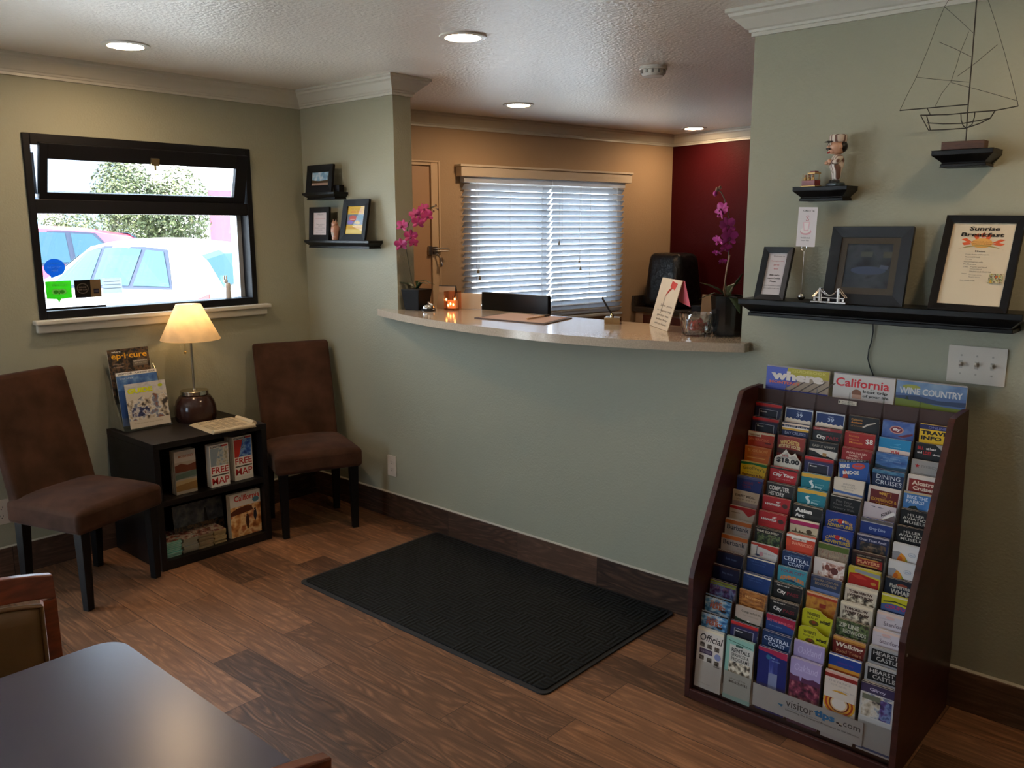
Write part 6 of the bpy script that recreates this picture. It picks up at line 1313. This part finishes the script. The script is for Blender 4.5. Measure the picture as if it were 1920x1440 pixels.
# white sign strip behind the acrylic lip
sgm = MB(); sw_ = .345; shh = .078
S0 = Vector((xi0+CP*2+.004, -.5475, .052))
card(sgm, .36, .080, .0008, [('t', 'visitor', 32, 14, 57, 40, I('#3a3836'), .0), ('t', 'tips', 58, 12, 76, 42, I('#1c86c4'), .05), ('r', 77.5, 28, 80, 33, BK_), ('r', 80, 33, 82.5, 38, BK_), ('r', 80, 28, 82.5, 33, CRM), ('t', 'com', 83.5, 20, 98, 34, I('#3a3836'), .0), ('g', [(24, 40), (30, 38), (28, 48)], I('#3c84ac')), ('r', 34, 44, 62, 44.8, I('#3c84ac')), ('t', 'Delivering the Power of Brochures to the Internet', 32, 48, 98, 56, I('#3a3836'), .0)], I('#cfcac4'))
tag(sgm.build('sign_strip', None, (xi0+CP*2+.002, -.5468, .139), None), 'white visitor website sign strip along the foot of the rack', 'sign')
mg = [(.232, 2.988, 'where', I('#3c4ca8'), [('r', 0, 0, 34, 80, I('#4a5ab4')), ('r', 34, 0, 100, 30, I('#a8a030')), ('t', 'GUIDEBOOK', 42, 4, 96, 14, I('#c8c060'), .02), ('g', [(30, 80), (60, 30), (100, 30), (100, 80)], I('#9c8c78'))]+[('g', [(40+14*i, 80), (66+14*i, 36), (69+14*i, 36), (43+14*i, 80)], I('#4c4038')) for i in range(4)]+[('t', 'where', 8, 12, 92, 46, I('#dcd4cc'), .06), ('t', 'MONTEREY', 6, 50, 56, 60, I('#d86a4c'), .03)], 'magazine with a white where title on violet, left at the top of the rack'),
      (.205, 3.236, 'California', I('#c8c6c4'), [('r', 0, 0, 100, 80, I('#c0bebc')), ('t', 'California', 4, 12, 92, 42, I('#c01c28'), .02), ('t', 'the', 62, 42, 68, 46, BK_), ('t', 'best trip', 50, 47, 90, 60, I('#2a2624'), .03), ('t', 'of your life', 50, 63, 92, 74, I('#2a2624'), .03), ('e', 40, 62, 8, 14, I('#7c5038')), ('r', 33, 66, 48, 80, I('#b08c78'))], 'pale magazine with a red California title, middle at the top of the rack'),
      (.214, 3.446, 'wine', I('#4c6490'), [('r', 0, 0, 100, 40, printmat('winesky', ['#44608c', '#6080a8', '#8098b0'], 12)), ('e', 22, 18, 13, 8, I('#8c9440')), ('g', [(0, 50), (30, 44), (60, 54), (100, 50), (100, 66), (0, 66)], I('#2c3c5c')), ('g', [(0, 58), (30, 62), (60, 70), (100, 74), (100, 90), (0, 90)], I('#6c7c2c')), ('g', [(14, 60), (17, 48), (20, 60)], I('#1c2c1c')), ('t', 'WINE COUNTRY', 5, 20, 95, 42, I('#c4c8cc'), .03)], 'blue magazine titled WINE COUNTRY, right at the top of the rack')]
for w, x, t_, base, ops, lab in mg:
    o = card(MB(), w, .275, .006, ops, base).build('magazine', None, (x, -.094, 1.128), (R(-3), 0, 0)); tag(o, lab, 'magazine', 'magazines at the top of the rack')
    for k in range(2):
        s_ = MB().box(0, w, 0, .005, -.275, 0, mat('magazine_edges', (.4, .42, .5), .5)).build('magazine', None, (x-.003*(k+1), -.094+.0075*(k+1), 1.128+.001*k), (R(-3), 0, 0))
        tag(s_, 'spare copy behind the %s magazine at the top of the rack' % {'where': 'violet', 'California': 'pale California', 'wine': 'blue wine country'}[t_], 'magazine', 'magazines at the top of the rack')
tg = card(MB(), .062, .014, .001, [('t', 'display by', 20, 3, 80, 7, K_), ('e', 8, 7, 4, 4, BK_), ('t', 'brochure service', 20, 8, 90, 12, K_)], I('#c8c0b0'))
tag(tg.build('rack_label', None, (3.276, -.1465, 1.047), None), 'small cream label on the top board of the rack', 'label')

# ================================================================== OUTSIDE THE WINDOW
asph = mat('pale_concrete', (.62, .63, .62), .9, var=(6, .2))
struct(MB().prism([(-60, -60, -.10), (60, -60, -.10), (60, 60, -.10), (-60, 60, -.10)], (0, 0, .06), asph).build('ground'))
# decals on the lower pane
_ink = I
def I(h): return translucent('decal_'+h.lstrip('#'), h, .62, .5)
def decal(name, y0, z0, w, h, ops, base, label, shape=None):
    o = card(MB(), w, h, .0006, ops, base, shape=shape).build(name, None, (-.0590, y0, z0), (0, 0, R(90)))
    return tag(o, label, 'sticker', 'stickers on the left window')
circ = [(50+50*math.cos(R(a)), 40-40*math.sin(R(a))) for a in range(360, 285, -15)][::1]
cpts = [(50-50*math.cos(R(a)), 42-42*math.sin(R(a))) for a in range(-60, 241, 15)]+[(30, 92)]
decal('window_sticker', -1.452, 1.487, .098, .09, [('t', 'people', 24, 18, 80, 28, I('#4c9cc0'), .02), ('t', 'WE ACCEPT', 16, 36, 84, 46, I('#8cc8e4'), .02), ('t', 'HERE', 34, 52, 66, 61, I('#8cc8e4'), .02)], I('#1478b8'), 'round blue speech bubble sticker at the lower left of the window', shape=cpts[::-1])
gs = [(0, 0), (100, 0), (100, 84), (56, 88), (46, 106), (40, 88), (0, 84)]
decal('window_sticker', -1.452, 1.380, .118, .106, [('e', 38, 52, 17, 14, I('#c8e0b8')), ('e', 62, 52, 17, 14, I('#c8e0b8')), ('e', 38, 53, 10, 9, I('#5cb44c')), ('e', 62, 53, 10, 9, I('#5cb44c')), ('g', [(46, 58), (54, 58), (50, 66)], I('#2c5c2c')), ('t', 'reviews', 20, 12, 80, 24, I('#8cd08c'), .02)], I('#58b840'), 'green sticker with owl eyes at the lower left corner of the window', shape=[(0, 84), (40, 88), (46, 106), (56, 88), (100, 84), (100, 0), (0, 0)])
decal('window_sticker', -1.320, 1.380, .128, .088, [('r', 0, 0, 60, 88, I('#181614')), ('r', 60, 0, 100, 88, I('#a88c64')), ('e', 30, 42, 22, 26, I('#8c8478')), ('e', 30, 42, 19, 22, I('#181614')), ('t', 'GOOD', 16, 32, 44, 40, I('#a89c8c'), .02), ('t', 'SAM CLUB', 14, 44, 46, 51, I('#a89c8c'), .02), ('r', 70, 46, 90, 70, I('#2c2c44')), ('t', 'CARD', 72, 54, 88, 62, I('#a8a8bc'))], I('#181614'), 'black and tan sticker on the lower part of the window')
decal('window_sticker', -1.185, 1.384, .098, .078, [('r', 8, 16, 92, 20, I('#aab4bc')), ('r', 8, 32, 92, 36, I('#aab4bc')), ('r', 8, 50, 92, 54, I('#aab4bc'))], I('#c8d0d4'), 'pale sticker right of the black and tan one on the window')
I = _ink
rb = thing('bunny_figurine', 'small white figurine on the window ledge at the right end of the glass', 'figurine', (-.047, -.500, WZ0+.0385))
whp = mat('white_porcelain', (.8, .78, .76), .3)
MB().lathe([(.016, .0005), (.018, .02), (.015, .05), (.017, .075), (.010, .085), (.0001, .088)], whp, 18, T(0, 0, 0) @ Matrix.Diagonal((.6, 1, 1, 1))).build('body', rb, smooth=60)
MB().ball((0, -.012, .095), (.009, .013, .013), whp, 12, 8).ball((0, -.020, .115), (.004, .005, .014), whp, 8, 6).ball((0, -.006, .115), (.004, .005, .014), whp, 8, 6).build('head', rb, smooth=60)

trimc = mat('dark_window_trim', (.016, .022, .040), .5, spec=.2); carglass = mat('car_window_glass', (.012, .040, .060), .15, spec=.35); tyre = mat('tyre_rubber', (.02, .02, .02), .8); alloy = mat('alloy_wheel', (.5, .5, .5), .3, .8); tail = mat('tail_light', (.5, .03, .03), .2)
def car(loc, rz, paint, label, name='parked_car'):
    t = thing(name, label, 'car', loc, R(rz), 'cars parked outside the window')
    S_ = [(-2.20, .66, .36, .86, .60, .90), (-2.10, .80, .26, .98, .66, 1.06), (-1.78, .86, .22, 1.00, .63, 1.40), (-1.1, .87, .20, .99, .61, 1.50), (-.3, .87, .20, .97, .61, 1.55), (.35, .87, .20, .95, .60, 1.50), (.95, .87, .20, .93, .62, 1.22), (1.35, .86, .20, .92, .68, 1.00), (1.9, .82, .24, .82, .66, .86), (2.2, .66, .34, .66, .50, .70)]
    m = MB(); vs_ = []; fs = []; k = 13
    def sec(s):
        x, hw, zs, zb, hr_, zr = s; o = []
        half = [(hw*.92, zs), (hw, zs+.14), (hw, zs+.55*(zb-zs)), (hw*.985, zb), (hr_, zr-.05), (hr_*.6, zr)]
        for y, z in half: o.append((x, -y, z))
        o.append((x, 0, zr+.01))
        for y, z in half[::-1]: o.append((x, y, z))
        return o
    for s in S_: vs_ += sec(s)
    for i in range(len(S_)-1):
        for j in range(k-1): fs.append((i*k+j, (i+1)*k+j, (i+1)*k+j+1, i*k+j+1))
        fs.append((i*k+k-1, (i+1)*k+k-1, (i+1)*k, i*k))
    fs.append(tuple(range(k))); fs.append(tuple((len(S_)-1)*k+j for j in range(k))[::-1])
    m.add(vs_, fs, paint).build('body', t, smooth=40)
    def itp(x):
        for a, b in zip(S_, S_[1:]):
            if a[0] <= x <= b[0]:
                u = (x-a[0])/(b[0]-a[0]); return [p+(q-p)*u for p, q in zip(a, b)]
        return S_[0]
    def sp(x, v, s, off=.012):
        s_ = itp(x); y = s_[1]*.985+(s_[4]-s_[1]*.985)*v; z = s_[3]+(s_[5]-.05-s_[3])*v
        return (x, s*(y+off), z+off*.4)
    for s in (-1, 1):
        for xs_, top in (((.86, .07), (.42, .07)), ((0, -.72), (0, -.72)), ((-.80, -1.46), (-.80, -1.12))):
            n = 6; MB().add([sp(xs_[0]+.04, .0, s, .006), sp(xs_[1]-.05, .0, s, .006), sp(top[1]-.05, .97, s, .006), sp(top[0]+.04, .97, s, .006)], [(0, 1, 2, 3)], trimc).build('window_trim', t, solidify=.004); a = [sp(xs_[0]+(xs_[1]-xs_[0])*i/n, .06, s) for i in range(n+1)]; b = [sp(top[0]+(top[1]-top[0])*i/n, .90, s) for i in range(n+1)]
            MB().add(a+b, [(i, i+1, n+2+i, n+1+i) for i in range(n)], carglass).build('side_window', t, solidify=.004)
        MB().box(1.02, 1.20, s*.90-.06, s*.90+.06, .98, 1.08, paint).build('mirror', t, bevel=.02)
        MB().prism([(-2.14, s*.72, .72), (-2.02, s*.835, .72), (-1.9, s*.865, .90), (-2.06, s*.80, .97)], (0, -s*.02, 0), tail).build('tail_light', t)
        for x in (-1.35, 1.35):
            w = MB().lathe([(.20, -.10), (.31, -.10), (.325, -.06), (.325, .06), (.31, .10), (.20, .10)], tyre, 28, T(x, s*.80, .325) @ RX(90), cap=False).lathe([(.0001, .06), (.205, .08)], alloy, 20, T(x, s*.80, .325) @ RX(90 if s < 0 else -90), cap=False)
            w.build('wheel', t, smooth=40)
    def topq(x0, x1, w, off=.012):
        n = 4; a = []; b = []
        for i in range(n+1):
            s_ = itp(x0+(x1-x0)*i/n); x = s_[0]
            a.append((x, -s_[4]*w, s_[5]-.02+off)); b.append((x, s_[4]*w, s_[5]-.02+off))
        return a, b
    for nm_, x0, x1 in (('rear_window', -2.09, -1.72), ('windscreen', .62, 1.30)):
        n = 4; vs_ = []; fs = []
        for i in range(n+1):
            s_ = itp(x0+(x1-x0)*i/n)
            for f in (-.98, -.6, 0, .6, .98): vs_.append((s_[0]-(.02 if x0 < 0 else -.02), s_[4]*f, (s_[5]-.05 if abs(f) > .9 else s_[5]+.005)+.015))
        for i in range(n):
            for j in range(4): fs.append((i*5+j, i*5+j+1, i*5+6+j, i*5+5+j))
        MB().add(vs_, fs, carglass).build(nm_, t, solidify=.004)
    MB().box(-2.24, -2.20, -.26, .26, .62, .74, mat('licence_plate', (.6, .6, .62), .4)).build('licence_plate', t)
    return t
whitep = mat('white_car_paint', (.42, .42, .42), .3, coat=.5); redp = mat('red_car_paint', (.30, .016, .045), .3, coat=.6)
car((-6.45, 2.14, -.038), 190, whitep, 'white hatchback car parked just outside the window')
rc = car((-11.3, 2.0, -.038), 262, redp, 'red car parked beyond the white one, at the left of the window'); rc.scale = (1.05, 1.08, 1.12)
# shrubs
def bush(loc, rx, ry, rz, n, m, label, seed, fl=None):
    rr = random.Random(seed); t = thing('garden_bush', label, 'bush', loc, 0, 'bushes across the car park')
    lumps = [(Vector((rr.uniform(-.6, .6)*rx, rr.uniform(-.6, .6)*ry, rz*(.35+.5*rr.random()))), rr.uniform(.35, .6)) for _ in range(9)]+[(Vector((0, 0, rz*.45)), .85)]
    b = MB()
    for _ in range(n):
        c, s = rr.choice(lumps); a = rr.uniform(0, 6.283); p = math.asin(rr.uniform(-.8, 1)); k = rr.uniform(.8, 1.05)
        d = Vector((math.cos(p)*math.cos(a), math.cos(p)*math.sin(a), math.sin(p))); q = c+Vector((d.x*rx*s*k, d.y*ry*s*k, d.z*rz*.55*s*k))
        if q.z < .02: q.z = .02+.1*rr.random()
        M = Matrix.Translation(q) @ (d+Vector((rr.uniform(-.7, .7), rr.uniform(-.7, .7), rr.uniform(-.3, .9)))).to_track_quat('Z', 'Y').to_matrix().to_4x4() @ RZ(rr.uniform(0, 360))
        l = rr.uniform(.03, .055)
        b.add([(0, -l, 0), (l*.5, 0, .01), (0, l, 0), (-l*.5, 0, .01)], [(0, 1, 2, 3)], m, M)
    b.build('foliage', t)
    MB().tube([(0, 0, 0), (.03, 0, rz*.3), (0, .03, rz*.6)], .05, mat('bark', (.12, .08, .05), .8), 8).build('trunk', t)
    return t
leafg = mat('bush_leaves', (.045, .060, .014), .6, var=(3, .4)); leafy = mat('yellow_green_leaves', (.06, .07, .022), .6, var=(3, .4))
bush((-13.0, 5.35, -.04), 1.05, 1.05, 2.9, 12000, leafg, 'large round green bush across the car park', 3)
bush((-16.6, 5.0, -.04), .9, .9, 2.0, 5000, leafy, 'smaller olive green bush behind the large one outside', 5)
# motel wing with a pink door, and the far grey roofed house
mw = thing('motel_wing', 'white motel building with a pink door outside, at the right of the window', 'building', (-18.0, 8.0, -.04), R(0))
stw = mat('white_stucco', (.50, .49, .48), .8); pinkd = mat('pink_door_paint', (.30, .05, .08), .5); roofg = mat('grey_shingles', (.05, .065, .09), .8, bump=(20, .3, .02))
MB().box(-2.0, 2.0, 0, 8.0, 0, 5.2, stw).build('wall', mw)
dr_ = MB().box(2.001, 2.04, .24, .90, .02, 2.62, pinkd).build('door', mw)
MB().box(2.001, 2.06, .12, .239, .0, 2.74, stw).box(2.001, 2.06, .901, 1.02, 0, 2.74, stw).box(2.001, 2.06, .239, .901, 2.621, 2.74, stw).build('door_casing', mw)
MB().ball((2.07, .82, 1.05), .04, steel, 12, 8).build('door_knob', dr_)
MB().box(-2.4, 2.6, -.4, 8.4, 5.2, 5.4, roofg).build('roof', mw)
fh = thing('far_house', 'far pale house with a grey roof outside, at the left of the window', 'building', (-24, 5.2, -.04), R(0))
MB().box(-3, 3, -6, 3.6, 0, 2.6, stw).build('wall', fh)
MB().prism([(3.5, -6.6, 2.5), (3.5, 4.2, 2.5), (0, 4.2, 5.0), (0, -6.6, 5.0)], (-.01, 0, -.15), roofg).prism([(-3.5, -6.6, 2.5), (-3.5, 4.2, 2.5), (0, 4.2, 5.0), (0, -6.6, 5.0)], (.01, 0, -.15), roofg).build('roof', fh)
for y in (-1.2, .4, 2.0):
    wv = MB().box(3.001, 3.05, y-.5, y+.5, .9, 2.1, mat('blue_window', (.25, .38, .52), .1)).build('house_window', fh)
    MB().box(3.051, 3.07, y-.02, y+.02, .9, 2.1, stw).build('window_bar', wv)
